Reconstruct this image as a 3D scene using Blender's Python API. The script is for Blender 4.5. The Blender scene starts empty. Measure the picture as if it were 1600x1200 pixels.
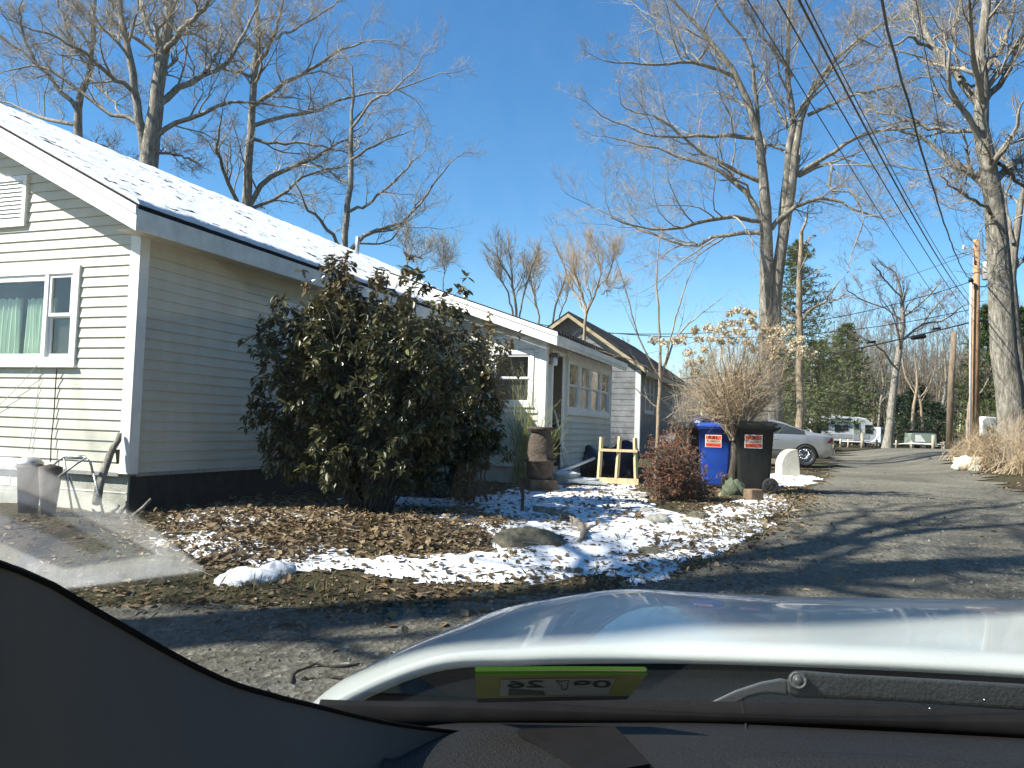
import bpy, math, random
import numpy as np
from mathutils import Vector, Matrix

# ------------------------------------------------------------------ camera, world, sun, exposure
S = bpy.context.scene
COL = S.collection
F = 1240.0                                   # focal length in photo pixels (1600 wide)
CAM = Vector((0.0, 0.0, 1.30))
PITCH = math.atan(67.0 / F)
ROLL = math.radians(1.75)
fwd = Vector((0, math.cos(PITCH), math.sin(PITCH)))
rt0 = Vector((1, 0, 0))
up0 = rt0.cross(fwd)
rt = rt0 * math.cos(ROLL) + up0 * math.sin(ROLL)
up = up0 * math.cos(ROLL) - rt0 * math.sin(ROLL)
cd = bpy.data.cameras.new('camera')
cam = bpy.data.objects.new('camera', cd)
COL.objects.link(cam)
cam.matrix_world = Matrix(((rt.x, up.x, -fwd.x, CAM.x), (rt.y, up.y, -fwd.y, CAM.y), (rt.z, up.z, -fwd.z, CAM.z), (0, 0, 0, 1)))
cd.sensor_width = 36.0
cd.lens = 36.0 * F / 1600.0
cd.clip_start = 0.02
cd.clip_end = 3000
S.camera = cam

SUN_EL = math.radians(43)
SUN_H = Vector((-0.943, -0.333, 0)).normalized()
SUN = Vector((SUN_H.x * math.cos(SUN_EL), SUN_H.y * math.cos(SUN_EL), math.sin(SUN_EL)))
ld = bpy.data.lights.new('sun', 'SUN')
ld.energy = 5.0
ld.angle = math.radians(0.53)
ld.color = (1.0, 0.955, 0.89)
lo = bpy.data.objects.new('sun', ld)
COL.objects.link(lo)
lo.rotation_euler = SUN.to_track_quat('Z', 'Y').to_euler()
W = bpy.data.worlds.new('World')
S.world = W
W.use_nodes = True
wn = W.node_tree.nodes
wl = W.node_tree.links
bgn = wn['Background']
sky = wn.new('ShaderNodeTexSky')
sky.sky_type = 'NISHITA'
sky.sun_disc = False
sky.sun_elevation = SUN_EL
sky.sun_rotation = math.atan2(SUN_H.x, SUN_H.y)
sky.air_density = 1.0
sky.dust_density = 0.1
sky.ozone_density = 3.0
hsv = wn.new('ShaderNodeHueSaturation')
hsv.inputs['Saturation'].default_value = 1.28
wl.new(sky.outputs[0], hsv.inputs['Color'])
wl.new(hsv.outputs[0], bgn.inputs['Color'])
bgn.inputs['Strength'].default_value = 0.085
S.view_settings.view_transform = 'Standard'
S.view_settings.look = 'None'
S.view_settings.exposure = 1.36
S.view_settings.gamma = 1.0
S.cycles.use_denoising = True
S.cycles.max_bounces = 7
S.cycles.diffuse_bounces = 3
S.cycles.glossy_bounces = 3
S.cycles.transparent_max_bounces = 10
S.cycles.sample_clamp_indirect = 6.0

# ------------------------------------------------------------------ helpers
rng = np.random.default_rng(7)
def V(*a): return Vector(a)
def sstep(a, b, x):
    t = np.clip((x - a) / (b - a), 0, 1)
    return t * t * (3 - 2 * t)
_lat = np.random.default_rng(3).random((256, 256))
def noise2(x, y):
    x = np.asarray(x, float); y = np.asarray(y, float)
    xi = np.floor(x).astype(int); yi = np.floor(y).astype(int)
    fx = x - xi; fy = y - yi
    fx = fx * fx * (3 - 2 * fx); fy = fy * fy * (3 - 2 * fy)
    g = lambda a, b: _lat[a % 256, b % 256]
    return (g(xi, yi) * (1 - fx) + g(xi + 1, yi) * fx) * (1 - fy) + (g(xi, yi + 1) * (1 - fx) + g(xi + 1, yi + 1) * fx) * fy
def fbm(x, y, o=4):
    s = 0; a = 0.5; t = 0
    x = np.asarray(x, float); y = np.asarray(y, float)
    for k in range(o):
        s = s + a * noise2(x * 2 ** k + 17 * k, y * 2 ** k + 31 * k); t += a; a *= 0.5
    return s / t
def gz(x, y):
    """height of the ground"""
    x = np.asarray(x, float); y = np.asarray(y, float)
    z = 0.35 * sstep(2.6, 7.6, y)
    z = z + 0.05 * (fbm(x * 0.35 + 5, y * 0.35, 3) - 0.5) * sstep(3, 9, y)
    edge = 4.0 + 0.30 * y                                     # bank beyond the right edge of the road
    z = z + 0.45 * sstep(0.3, 4.0, x - edge) * sstep(10, 18, y) * (1 - sstep(40, 60, y))
    return z
def gzf(x, y): return float(gz(x, y))
def ray(px, py):
    return rt * ((px - 800) / F) + up * (-(py - 600) / F) + fwd
def at(px, py, d): return CAM + ray(px, py) * d
def gat(px, py, dz=0.0):
    """photo pixel -> point on the ground"""
    r = ray(px, py)
    t = 0.5
    for k in range(4000):
        p = CAM + r * t
        if p.z <= gzf(p.x, p.y) + dz: break
        t *= 1.004
    p = CAM + r * t
    return V(p.x, p.y, gzf(p.x, p.y))

def tag(o, label=None, cat=None, group=None, kind=None):
    if label: o['label'] = label
    if cat: o['category'] = cat
    if group: o['group'] = group
    if kind: o['kind'] = kind
    return o
def thing(name, label, cat, loc=(0, 0, 0), rz=0.0, group=None):
    o = bpy.data.objects.new(name, None)
    o.empty_display_size = 0.2
    COL.objects.link(o)
    o.location = loc
    o.rotation_euler = (0, 0, rz)
    return tag(o, label, cat, group)
def base_matrix(o):
    m = Matrix.Translation(o.location) @ o.rotation_euler.to_matrix().to_4x4() @ Matrix.Diagonal((*o.scale, 1))
    return base_matrix(o.parent) @ m if o.parent else m
def copy_tree(o, parent=None):
    c = o.copy(); COL.objects.link(c); c.parent = parent
    for ch in list(o.children): copy_tree(ch, c)
    return c
def link_mesh(name, me, parent=None, world=False, smooth=False):
    if world and parent is not None: me.transform(base_matrix(parent).inverted())
    if smooth: me.polygons.foreach_set('use_smooth', [True] * len(me.polygons))
    o = bpy.data.objects.new(name, me)
    COL.objects.link(o)
    if parent is not None: o.parent = parent
    return o
def np_mesh(name, verts, loops, starts, mats, parent=None, world=True, smooth=False, rnd=None, mi=None):
    """fast mesh from arrays"""
    me = bpy.data.meshes.new(name)
    verts = np.asarray(verts, np.float32); loops = np.asarray(loops, np.int32); starts = np.asarray(starts, np.int32)
    me.vertices.add(len(verts)); me.vertices.foreach_set('co', verts.ravel())
    me.loops.add(len(loops)); me.loops.foreach_set('vertex_index', loops)
    me.polygons.add(len(starts)); me.polygons.foreach_set('loop_start', starts)
    if mi is not None: me.polygons.foreach_set('material_index', np.asarray(mi, np.int32))
    me.update(calc_edges=True)
    if rnd is not None:
        a = me.attributes.new('rnd', 'FLOAT', 'FACE'); a.data.foreach_set('value', np.asarray(rnd, np.float32))
    for m in (mats if isinstance(mats, (list, tuple)) else [mats]): me.materials.append(m)
    return link_mesh(name, me, parent, world, smooth)

class MB:
    """collects shapes; build() links them as one mesh object"""
    def __init__(self): self.v = []; self.f = []; self.sm = []
    def add(self, vs, fs, smooth=False):
        n = len(self.v); self.v += [tuple(p) for p in vs]
        self.f += [tuple(i + n for i in q) for q in fs]; self.sm += [smooth] * len(fs)
        return self
    def box(self, c, s, rot=None, taper=1.0):
        sx, sy, sz = s[0] / 2, s[1] / 2, s[2] / 2
        vs = []
        for z in (-1, 1):
            k = taper if z > 0 else 1.0
            for x, y in ((-1, -1), (1, -1), (1, 1), (-1, 1)): vs.append(V(x * sx * k, y * sy * k, z * sz))
        if rot is not None: vs = [rot @ p for p in vs]
        vs = [p + Vector(c) for p in vs]
        return self.add(vs, [(3, 2, 1, 0), (4, 5, 6, 7), (0, 1, 5, 4), (1, 2, 6, 5), (2, 3, 7, 6), (3, 0, 4, 7)])
    def b2(self, a, b):
        return self.box([(a[i] + b[i]) / 2 for i in range(3)], [abs(b[i] - a[i]) for i in range(3)])
    def tube(self, pts, radii, n=8, smooth=True, caps=True):
        pts = [Vector(p) for p in pts]
        if not hasattr(radii, '__len__'): radii = [radii] * len(pts)
        vs = []; fs = []
        t = (pts[1] - pts[0]).normalized()
        ref = V(0, 0, 1) if abs(t.z) < 0.9 else V(1, 0, 0)
        a = t.cross(ref).normalized()
        for i, p in enumerate(pts):
            t = (pts[min(i + 1, len(pts) - 1)] - pts[max(i - 1, 0)]).normalized()
            a = (a - t * a.dot(t)).normalized(); b = t.cross(a)
            for k in range(n):
                th = 2 * math.pi * k / n
                vs.append(p + (a * math.cos(th) + b * math.sin(th)) * radii[i])
        for i in range(len(pts) - 1):
            for k in range(n):
                k2 = (k + 1) % n
                fs.append((i * n + k, i * n + k2, (i + 1) * n + k2, (i + 1) * n + k))
        if caps:
            fs.append(tuple(range(n - 1, -1, -1))); fs.append(tuple((len(pts) - 1) * n + k for k in range(n)))
        return self.add(vs, fs, smooth)
    def lathe(self, prof, c=(0, 0, 0), n=24, axis='z', smooth=True):
        vs = []; fs = []; c = Vector(c)
        for r, h in prof:
            for k in range(n):
                th = 2 * math.pi * k / n
                x, y = r * math.cos(th), r * math.sin(th)
                p = {'z': V(x, y, h), 'y': V(x, h, -y), 'x': V(h, x, y)}[axis]
                vs.append(c + p)
        for i in range(len(prof) - 1):
            for k in range(n):
                k2 = (k + 1) % n
                fs.append((i * n + k, i * n + k2, (i + 1) * n + k2, (i + 1) * n + k))
        if prof[0][0] > 1e-5: fs.append(tuple(range(n - 1, -1, -1)))
        if prof[-1][0] > 1e-5: fs.append(tuple((len(prof) - 1) * n + k for k in range(n)))
        return self.add(vs, fs, smooth)
    def prism(self, poly, fn, h0, h1):
        """poly: 2-D outline, fn(u,v,h) -> point"""
        n = len(poly)
        vs = [fn(u, v, h0) for u, v in poly] + [fn(u, v, h1) for u, v in poly]
        fs = [tuple(range(n - 1, -1, -1)), tuple(range(n, 2 * n))]
        for k in range(n): fs.append((k, (k + 1) % n, n + (k + 1) % n, n + k))
        return self.add(vs, fs)
    def quad(self, *p): return self.add(p, [tuple(range(len(p)))])
    def grid(self, rows, smooth=True, closed=False):
        m = len(rows[0]); vs = [p for r in rows for p in r]; fs = []
        for i in range(len(rows) - 1):
            for k in range(m if closed else m - 1):
                k2 = (k + 1) % m
                fs.append((i * m + k, i * m + k2, (i + 1) * m + k2, (i + 1) * m + k))
        return self.add(vs, fs, smooth)
    def blob(self, c, s, seed=0, amp=0.25, n=14, freq=1.5):
        r = np.random.default_rng(seed); ph = r.random(3) * 50
        rows = []
        for i in range(n + 1):
            th = math.pi * i / n; row = []
            for k in range(2 * n):
                p2 = 2 * math.pi * k / (2 * n)
                d = V(math.sin(th) * math.cos(p2), math.sin(th) * math.sin(p2), math.cos(th))
                q = 1 + amp * 2 * (float(fbm((d.x + d.z * .7) * freq + ph[0], (d.y - d.z * .6) * freq + ph[1], 3)) - 0.5)
                row.append(Vector(c) + V(d.x * s[0], d.y * s[1], d.z * s[2]) * q)
            rows.append(row)
        return self.grid(rows, True, True)
    def build(self, name, mat, parent=None, bevel=0.0, world=False, segs=2):
        me = bpy.data.meshes.new(name)
        me.from_pydata(self.v, [], self.f)
        me.polygons.foreach_set('use_smooth', self.sm)
        me.materials.append(mat)
        me.validate(); me.update()
        o = link_mesh(name, me, parent, world)
        if bevel:
            md = o.modifiers.new('bevel', 'BEVEL'); md.width = bevel; md.segments = segs; md.limit_method = 'ANGLE'; md.angle_limit = math.radians(40)
            md.harden_normals = False
        return o

def text_obj(name, s, size, mat, parent, loc, xdir, ydir, extrude=0.0006, align='CENTER', sx=1.0):
    cu = bpy.data.curves.new(name, 'FONT'); cu.body = s; cu.size = size; cu.align_x = align; cu.align_y = 'CENTER'; cu.extrude = extrude
    cu.offset = size * 0.010
    tmp = bpy.data.objects.new(name, cu); COL.objects.link(tmp)
    dg = bpy.context.evaluated_depsgraph_get()
    me = bpy.data.meshes.new_from_object(tmp.evaluated_get(dg))
    bpy.data.objects.remove(tmp)
    x = Vector(xdir).normalized(); y = Vector(ydir).normalized(); z = x.cross(y)
    x = x * sx
    me.transform(Matrix(((x.x, y.x, z.x, loc[0]), (x.y, y.y, z.y, loc[1]), (x.z, y.z, z.z, loc[2]), (0, 0, 0, 1))))
    me.materials.clear(); me.materials.append(mat)
    return link_mesh(name, me, parent)

# ------------------------------------------------------------------ materials
def nd(t, k, **kw):
    n = t.nodes.new(k)
    for a, b in kw.items():
        if a in n.inputs: n.inputs[a].default_value = b
        else: setattr(n, a, b)
    return n
def ramp(t, fac, stops):
    n = t.nodes.new('ShaderNodeValToRGB'); e = n.color_ramp.elements
    while len(e) < len(stops): e.new(0.5)
    for k, (p, c) in enumerate(stops):
        e[k].position = p; e[k].color = (*c, 1) if len(c) == 3 else c
    t.links.new(fac, n.inputs[0]); return n.outputs[0]
def new_mat(name):
    m = bpy.data.materials.new(name); m.use_nodes = True
    return m, m.node_tree, m.node_tree.nodes['Principled BSDF']
def mat(name, c, rough=0.6, var=0.12, scale=6.0, bump=0.0, bscale=40.0, metal=0.0, spec=0.5, coat=0.0, c2=None, stretch=(1, 1, 1), detail=5.0):
    """a plain painted / natural surface with noise variation in colour and relief"""
    m, t, b = new_mat(name)
    tc = nd(t, 'ShaderNodeTexCoord')
    mp = nd(t, 'ShaderNodeMapping'); mp.inputs['Scale'].default_value = stretch
    t.links.new(tc.outputs['Object'], mp.inputs[0])
    n = nd(t, 'ShaderNodeTexNoise', Scale=scale, Detail=detail, Roughness=0.6)
    t.links.new(mp.outputs[0], n.inputs['Vector'])
    lo_ = [max(0, x * (1 - var)) for x in c]; hi = [min(1, x * (1 + var)) for x in (c2 or c)]
    t.links.new(ramp(t, n.outputs[0], [(0.3, lo_), (0.7, hi)]), b.inputs['Base Color'])
    b.inputs['Roughness'].default_value = rough
    b.inputs['Metallic'].default_value = metal
    b.inputs['Specular IOR Level'].default_value = spec
    b.inputs['Coat Weight'].default_value = coat
    b.inputs['Coat Roughness'].default_value = 0.03
    if bump:
        n2 = nd(t, 'ShaderNodeTexNoise', Scale=bscale, Detail=6.0)
        t.links.new(mp.outputs[0], n2.inputs['Vector'])
        bp = nd(t, 'ShaderNodeBump', Strength=bump, Distance=0.02)
        t.links.new(n2.outputs[0], bp.inputs['Height']); t.links.new(bp.outputs[0], b.inputs['Normal'])
    return m
def leaf_mat(name, stops, rough=0.45, trans=0.25, spec=0.5):
    m, t, b = new_mat(name)
    a = nd(t, 'ShaderNodeAttribute'); a.attribute_name = 'rnd'
    c = ramp(t, a.outputs['Fac'], stops)
    t.links.new(c, b.inputs['Base Color'])
    b.inputs['Roughness'].default_value = rough; b.inputs['Specular IOR Level'].default_value = spec
    tr = nd(t, 'ShaderNodeBsdfTranslucent'); t.links.new(c, tr.inputs[0])
    mx = nd(t, 'ShaderNodeMixShader'); mx.inputs[0].default_value = trans
    out = t.nodes['Material Output']
    t.links.new(b.outputs[0], mx.inputs[1]); t.links.new(tr.outputs[0], mx.inputs[2]); t.links.new(mx.outputs[0], out.inputs[0])
    return m
def glass_mat(name, tint=(0.9, 0.93, 0.92), ior=1.5, boost=2.0, rough=0.0):
    """thin pane: transparent with mirror reflection from both faces"""
    m, t, b = new_mat(name); t.nodes.remove(b)
    tr = nd(t, 'ShaderNodeBsdfTransparent'); tr.inputs[0].default_value = (*tint, 1)
    gl = nd(t, 'ShaderNodeBsdfGlossy'); gl.inputs['Roughness'].default_value = rough; gl.inputs[0].default_value = (1, 1, 1, 1)
    fr = nd(t, 'ShaderNodeFresnel'); fr.inputs[0].default_value = ior
    geo = nd(t, 'ShaderNodeNewGeometry')
    # same reflectance from either side of the sheet
    lw = nd(t, 'ShaderNodeMath', operation='MULTIPLY'); lw.inputs[1].default_value = boost; lw.use_clamp = True
    inv = nd(t, 'ShaderNodeVectorMath', operation='SCALE'); inv.inputs['Scale'].default_value = -1.0
    t.links.new(geo.outputs['Normal'], inv.inputs[0])
    mixn = nd(t, 'ShaderNodeMix', data_type='VECTOR')
    fl = nd(t, 'ShaderNodeLayerWeight'); fl.inputs[0].default_value = 0.5
    # Schlick from the facing term
    p5 = nd(t, 'ShaderNodeMath', operation='POWER'); p5.inputs[1].default_value = 4.2
    t.links.new(fl.outputs['Facing'], p5.inputs[0])
    sc_ = nd(t, 'ShaderNodeMath', operation='MULTIPLY_ADD'); sc_.inputs[1].default_value = 0.9; sc_.inputs[2].default_value = 0.042
    t.links.new(p5.outputs[0], sc_.inputs[0]); t.links.new(sc_.outputs[0], lw.inputs[0])
    mx = nd(t, 'ShaderNodeMixShader')
    t.links.new(lw.outputs[0], mx.inputs[0]); t.links.new(tr.outputs[0], mx.inputs[1]); t.links.new(gl.outputs[0], mx.inputs[2])
    t.links.new(mx.outputs[0], t.nodes['Material Output'].inputs[0])
    for x in (fr, mixn, inv): t.nodes.remove(x)
    return m
def siding_mat(name, c, dirt):
    m, t, b = new_mat(name)
    tc = nd(t, 'ShaderNodeTexCoord'); n = nd(t, 'ShaderNodeTexNoise', Scale=2.2, Detail=6.0, Roughness=0.65)
    mp = nd(t, 'ShaderNodeMapping'); mp.inputs['Scale'].default_value = (1, 1, 0.35)
    t.links.new(tc.outputs['Object'], mp.inputs[0]); t.links.new(mp.outputs[0], n.inputs['Vector'])
    t.links.new(ramp(t, n.outputs[0], [(0.32, [x * y for x, y in zip(c, dirt)]), (0.62, c)]), b.inputs['Base Color'])
    b.inputs['Roughness'].default_value = 0.5
    n2 = nd(t, 'ShaderNodeTexNoise', Scale=14.0, Detail=3.0); mp2 = nd(t, 'ShaderNodeMapping'); mp2.inputs['Scale'].default_value = (0.4, 0.4, 4)
    t.links.new(tc.outputs['Object'], mp2.inputs[0]); t.links.new(mp2.outputs[0], n2.inputs['Vector'])
    bp = nd(t, 'ShaderNodeBump', Strength=0.12, Distance=0.01); t.links.new(n2.outputs[0], bp.inputs['Height']); t.links.new(bp.outputs[0], b.inputs['Normal'])
    return m
def ground_mat(name, kind):
    m, t, b = new_mat(name)
    tc = nd(t, 'ShaderNodeTexCoord'); P = tc.outputs['Object']
    big = nd(t, 'ShaderNodeTexNoise', Scale=0.55, Detail=5.0, Roughness=0.6); t.links.new(P, big.inputs['Vector'])
    fine = nd(t, 'ShaderNodeTexNoise', Scale=26.0, Detail=8.0, Roughness=0.7); t.links.new(P, fine.inputs['Vector'])
    peb = nd(t, 'ShaderNodeTexVoronoi', Scale=38.0 if kind == 'road' else 55.0); t.links.new(P, peb.inputs['Vector'])
    mx = nd(t, 'ShaderNodeMix', data_type='RGBA'); mx.blend_type = 'MIX'
    if kind == 'soil':
        c1 = ramp(t, fine.outputs[0], [(0.28, (0.02, 0.015, 0.009)), (0.5, (0.06, 0.045, 0.027)), (0.72, (0.125, 0.098, 0.06))])
        c2 = ramp(t, fine.outputs[0], [(0.28, (0.022, 0.024, 0.01)), (0.55, (0.062, 0.062, 0.028)), (0.75, (0.13, 0.115, 0.058))])
        fac = ramp(t, big.outputs[0], [(0.45, (0, 0, 0)), (0.62, (1, 1, 1))])
    else:
        st = ramp(t, peb.outputs['Color'], [(0.0, (0.055, 0.052, 0.042)), (0.45, (0.138, 0.131, 0.108)), (0.86, (0.215, 0.205, 0.172)), (1.0, (0.50, 0.48, 0.42))])
        c1 = st
        c2 = ramp(t, fine.outputs[0], [(0.3, (0.052, 0.047, 0.038)), (0.7, (0.20, 0.188, 0.155))])
        fac = ramp(t, big.outputs[0], [(0.42, (0.05, 0.05, 0.05)), (0.66, (0.75, 0.75, 0.75))])
    t.links.new(fac, mx.inputs[0]); t.links.new(c1, mx.inputs[6]); t.links.new(c2, mx.inputs[7])
    col = mx.outputs[2]
    hgt = fine.outputs[0]
    if kind == 'road':
        cr = nd(t, 'ShaderNodeTexVoronoi', Scale=0.9); cr.feature = 'DISTANCE_TO_EDGE'
        wv = nd(t, 'ShaderNodeTexNoise', Scale=2.5, Detail=6.0); t.links.new(P, wv.inputs['Vector'])
        add = nd(t, 'ShaderNodeMix', data_type='VECTOR'); add.inputs[0].default_value = 0.35
        t.links.new(P, add.inputs[4]); t.links.new(wv.outputs['Color'], add.inputs[5]); t.links.new(add.outputs[1], cr.inputs['Vector'])
        cf = ramp(t, cr.outputs['Distance'], [(0.004, (0.45, 0.45, 0.45)), (0.014, (1, 1, 1))])
        m2 = nd(t, 'ShaderNodeMix', data_type='RGBA'); m2.blend_type = 'MULTIPLY'; m2.inputs[0].default_value = 0.7
        t.links.new(col, m2.inputs[6]); t.links.new(cf, m2.inputs[7]); col = m2.outputs[2]
        pat = nd(t, 'ShaderNodeTexNoise', Scale=0.45, Detail=5.0); t.links.new(P, pat.inputs['Vector'])
        pf = ramp(t, pat.outputs[0], [(0.36, (0.80, 0.80, 0.79)), (0.62, (1.26, 1.25, 1.19))])
        m3 = nd(t, 'ShaderNodeMix', data_type='RGBA'); m3.blend_type = 'MULTIPLY'; m3.inputs[0].default_value = 1.0
        t.links.new(col, m3.inputs[6]); t.links.new(pf, m3.inputs[7]); col = m3.outputs[2]
    t.links.new(col, b.inputs['Base Color'])
    b.inputs['Roughness'].default_value = 0.95; b.inputs['Specular IOR Level'].default_value = 0.15
    bp = nd(t, 'ShaderNodeBump', Strength=0.8, Distance=0.03); t.links.new(hgt, bp.inputs['Height'])
    bp2 = nd(t, 'ShaderNodeBump', Strength=0.6, Distance=0.012); t.links.new(peb.outputs['Distance'], bp2.inputs['Height'])
    t.links.new(bp.outputs[0], bp2.inputs['Normal']); t.links.new(bp2.outputs[0], b.inputs['Normal'])
    return m
def bark_mat(name, c1, c2, c3, scale=14.0):
    m, t, b = new_mat(name)
    tc = nd(t, 'ShaderNodeTexCoord'); mp = nd(t, 'ShaderNodeMapping'); mp.inputs['Scale'].default_value = (1, 1, 0.22)
    t.links.new(tc.outputs['Object'], mp.inputs[0])
    n = nd(t, 'ShaderNodeTexNoise', Scale=scale, Detail=8.0, Roughness=0.7); t.links.new(mp.outputs[0], n.inputs['Vector'])
    t.links.new(ramp(t, n.outputs[0], [(0.3, c1), (0.5, c2), (0.72, c3)]), b.inputs['Base Color'])
    b.inputs['Roughness'].default_value = 0.9; b.inputs['Specular IOR Level'].default_value = 0.2
    bp = nd(t, 'ShaderNodeBump', Strength=1.0, Distance=0.05); t.links.new(n.outputs[0], bp.inputs['Height']); t.links.new(bp.outputs[0], b.inputs['Normal'])
    return m

M = {}
M['soil'] = ground_mat('soil', 'soil')
M['road'] = ground_mat('road', 'road')
M['siding'] = siding_mat('siding', (0.585, 0.565, 0.475), (0.86, 0.84, 0.8))
M['porch_siding'] = siding_mat('porch_siding', (0.58, 0.57, 0.49), (0.8, 0.78, 0.72))
M['trim'] = mat('trim', (0.78, 0.78, 0.74), 0.5, 0.10, 3.0, 0.05)
M['old_trim'] = mat('old_trim', (0.76, 0.76, 0.71), 0.6, 0.16, 5.0, 0.1)
M['vinyl'] = mat('vinyl', (0.80, 0.80, 0.78), 0.35, 0.05, 3.0)
M['block'] = mat('block', (0.40, 0.40, 0.34), 0.9, 0.2, 7.0, 0.4, 60)
M['shingle'] = mat('shingle', (0.020, 0.023, 0.029), 0.95, 0.4, 18.0, 0.5, 50, spec=.08)
M['snow'] = mat('snow', (0.74, 0.76, 0.78), 0.75, 0.06, 5.0, 0.35, 26.0)
M['glass'] = glass_mat('glass', (0.86, 0.9, 0.88), 1.5, 1.6)
M['screen'] = mat('screen', (0.045, 0.045, 0.04), 0.35, 0.2, 30.0)
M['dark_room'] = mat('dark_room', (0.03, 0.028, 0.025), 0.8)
M['curtain'] = mat('curtain', (0.62, 0.74, 0.60), 0.8, 0.08, 4.0)
M['black'] = mat('black', (0.012, 0.012, 0.013), 0.45, 0.2, 20)
M['rubber'] = mat('rubber', (0.018, 0.018, 0.018), 0.85, 0.3, 30, 0.2)
M['chrome'] = mat('chrome', (0.62, 0.63, 0.64), 0.22, 0.05, 20, metal=1.0)
M['steel'] = mat('steel', (0.42, 0.43, 0.42), 0.45, 0.2, 14, metal=0.6)
M['bark_oak'] = bark_mat('bark_oak', (0.075, 0.067, 0.055), (0.25, 0.225, 0.185), (0.46, 0.43, 0.365))
M['bark_big'] = bark_mat('bark_big', (0.06, 0.054, 0.043), (0.215, 0.195, 0.16), (0.46, 0.43, 0.365), 13.0)
M['bark_tan'] = bark_mat('bark_tan', (0.17, 0.13, 0.09), (0.33, 0.26, 0.18), (0.46, 0.38, 0.28))
M['bark_dark'] = bark_mat('bark_dark', (0.03, 0.026, 0.02), (0.075, 0.063, 0.05), (0.15, 0.13, 0.10))
M['twig'] = bark_mat('twig', (0.15, 0.128, 0.10), (0.29, 0.255, 0.205), (0.44, 0.40, 0.33), 3.0)
M['twig_tan'] = bark_mat('twig_tan', (0.28, 0.20, 0.12), (0.44, 0.335, 0.215), (0.58, 0.47, 0.33), 3.0)
M['twig_far'] = bark_mat('twig_far', (0.10, 0.08, 0.06), (0.20, 0.165, 0.125), (0.32, 0.275, 0.215), 2.0)
M['stem_green'] = bark_mat('stem_green', (0.10, 0.12, 0.03), (0.22, 0.24, 0.08), (0.36, 0.34, 0.16), 5.0)
# ------------------------------------------------------------------ trees: limbs traced as curves in space, finer growth generated
def resample(pts, rad, K):
    P = np.array([tuple(p) for p in pts], float); R = np.array(rad, float)
    n = len(P)
    if n == 2: P = np.array([P[0], (P[0] + P[1]) / 2, P[1]]); R = np.array([R[0], R.mean(), R[1]]); n = 3
    d = np.r_[0, np.cumsum(np.linalg.norm(np.diff(P, axis=0), axis=1))]
    u = np.linspace(0, d[-1], K)
    out = np.zeros((K, 3))
    T = np.gradient(P, d, axis=0)                      # cubic Hermite
    i = np.clip(np.searchsorted(d, u, side='right') - 1, 0, n - 2)
    h = (d[i + 1] - d[i])[:, None]; s = ((u - d[i])[:, None] / h)
    out = (2 * s**3 - 3 * s**2 + 1) * P[i] + (s**3 - 2 * s**2 + s) * h * T[i] + (-2 * s**3 + 3 * s**2) * P[i + 1] + (s**3 - s**2) * h * T[i + 1]
    return out, np.interp(u, d, R)
def grow(P, R, n, lf, ang, rr, t0=0.15, K=5, wig=0.18, up=0.05, r=rng, lmin=0.0, lmax=99.0, rmin=0.003, tip=True, rtip=0.35):
    N, Kp = P.shape[:2]
    L = np.linalg.norm(np.diff(P, axis=1), axis=2).sum(1)
    base = (np.arange(n)[None] + r.random((N, n))) / n
    t = t0 + (0.99 - t0) * base
    if tip: t[:, -1] = 0.995
    ft = t * (Kp - 1); i = np.clip(ft.astype(int), 0, Kp - 2); f = (ft - i)[..., None]
    a = np.take_along_axis(P, i[..., None], 1); b = np.take_along_axis(P, i[..., None] + 1, 1)
    o = a * (1 - f) + b * f
    tan = b - a; tan /= np.linalg.norm(tan, axis=2, keepdims=True) + 1e-9
    ra = np.take_along_axis(R, i, 1) * (1 - f[..., 0]) + np.take_along_axis(R, i + 1, 1) * f[..., 0]
    q = r.normal(size=(N, n, 3)); q -= tan * (q * tan).sum(2, keepdims=True); q /= np.linalg.norm(q, axis=2, keepdims=True) + 1e-9
    q[..., 2] += 0.25
    an = ang[0] + (ang[1] - ang[0]) * r.random((N, n, 1))
    if tip: an[:, -1] *= 0.35
    d = np.cos(an) * tan + np.sin(an) * q; d /= np.linalg.norm(d, axis=2, keepdims=True)
    ln = np.clip(L[:, None] * lf * (1.15 - 0.6 * t) * (0.6 + 0.8 * r.random((N, n))), lmin, lmax)
    r0 = np.maximum(ra * rr * (0.7 + 0.5 * r.random((N, n))), rmin)
    if tip: r0[:, -1] = np.maximum(ra[:, -1] * 0.95, rmin)
    M_ = N * n
    d = d.reshape(M_, 3); p = o.reshape(M_, 3); ln = ln.reshape(M_); r0 = r0.reshape(M_)
    C = np.zeros((M_, K, 3)); C[:, 0] = p
    for k in range(1, K):
        d = d + r.normal(size=d.shape) * wig; d[:, 2] += up
        d /= np.linalg.norm(d, axis=1, keepdims=True)
        p = p + d * (ln / (K - 1))[:, None]; C[:, k] = p
    RR = r0[:, None] * (1 - (1 - rtip) * np.linspace(0, 1, K)[None])
    return C, np.maximum(RR, rmin * 0.7)
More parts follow.
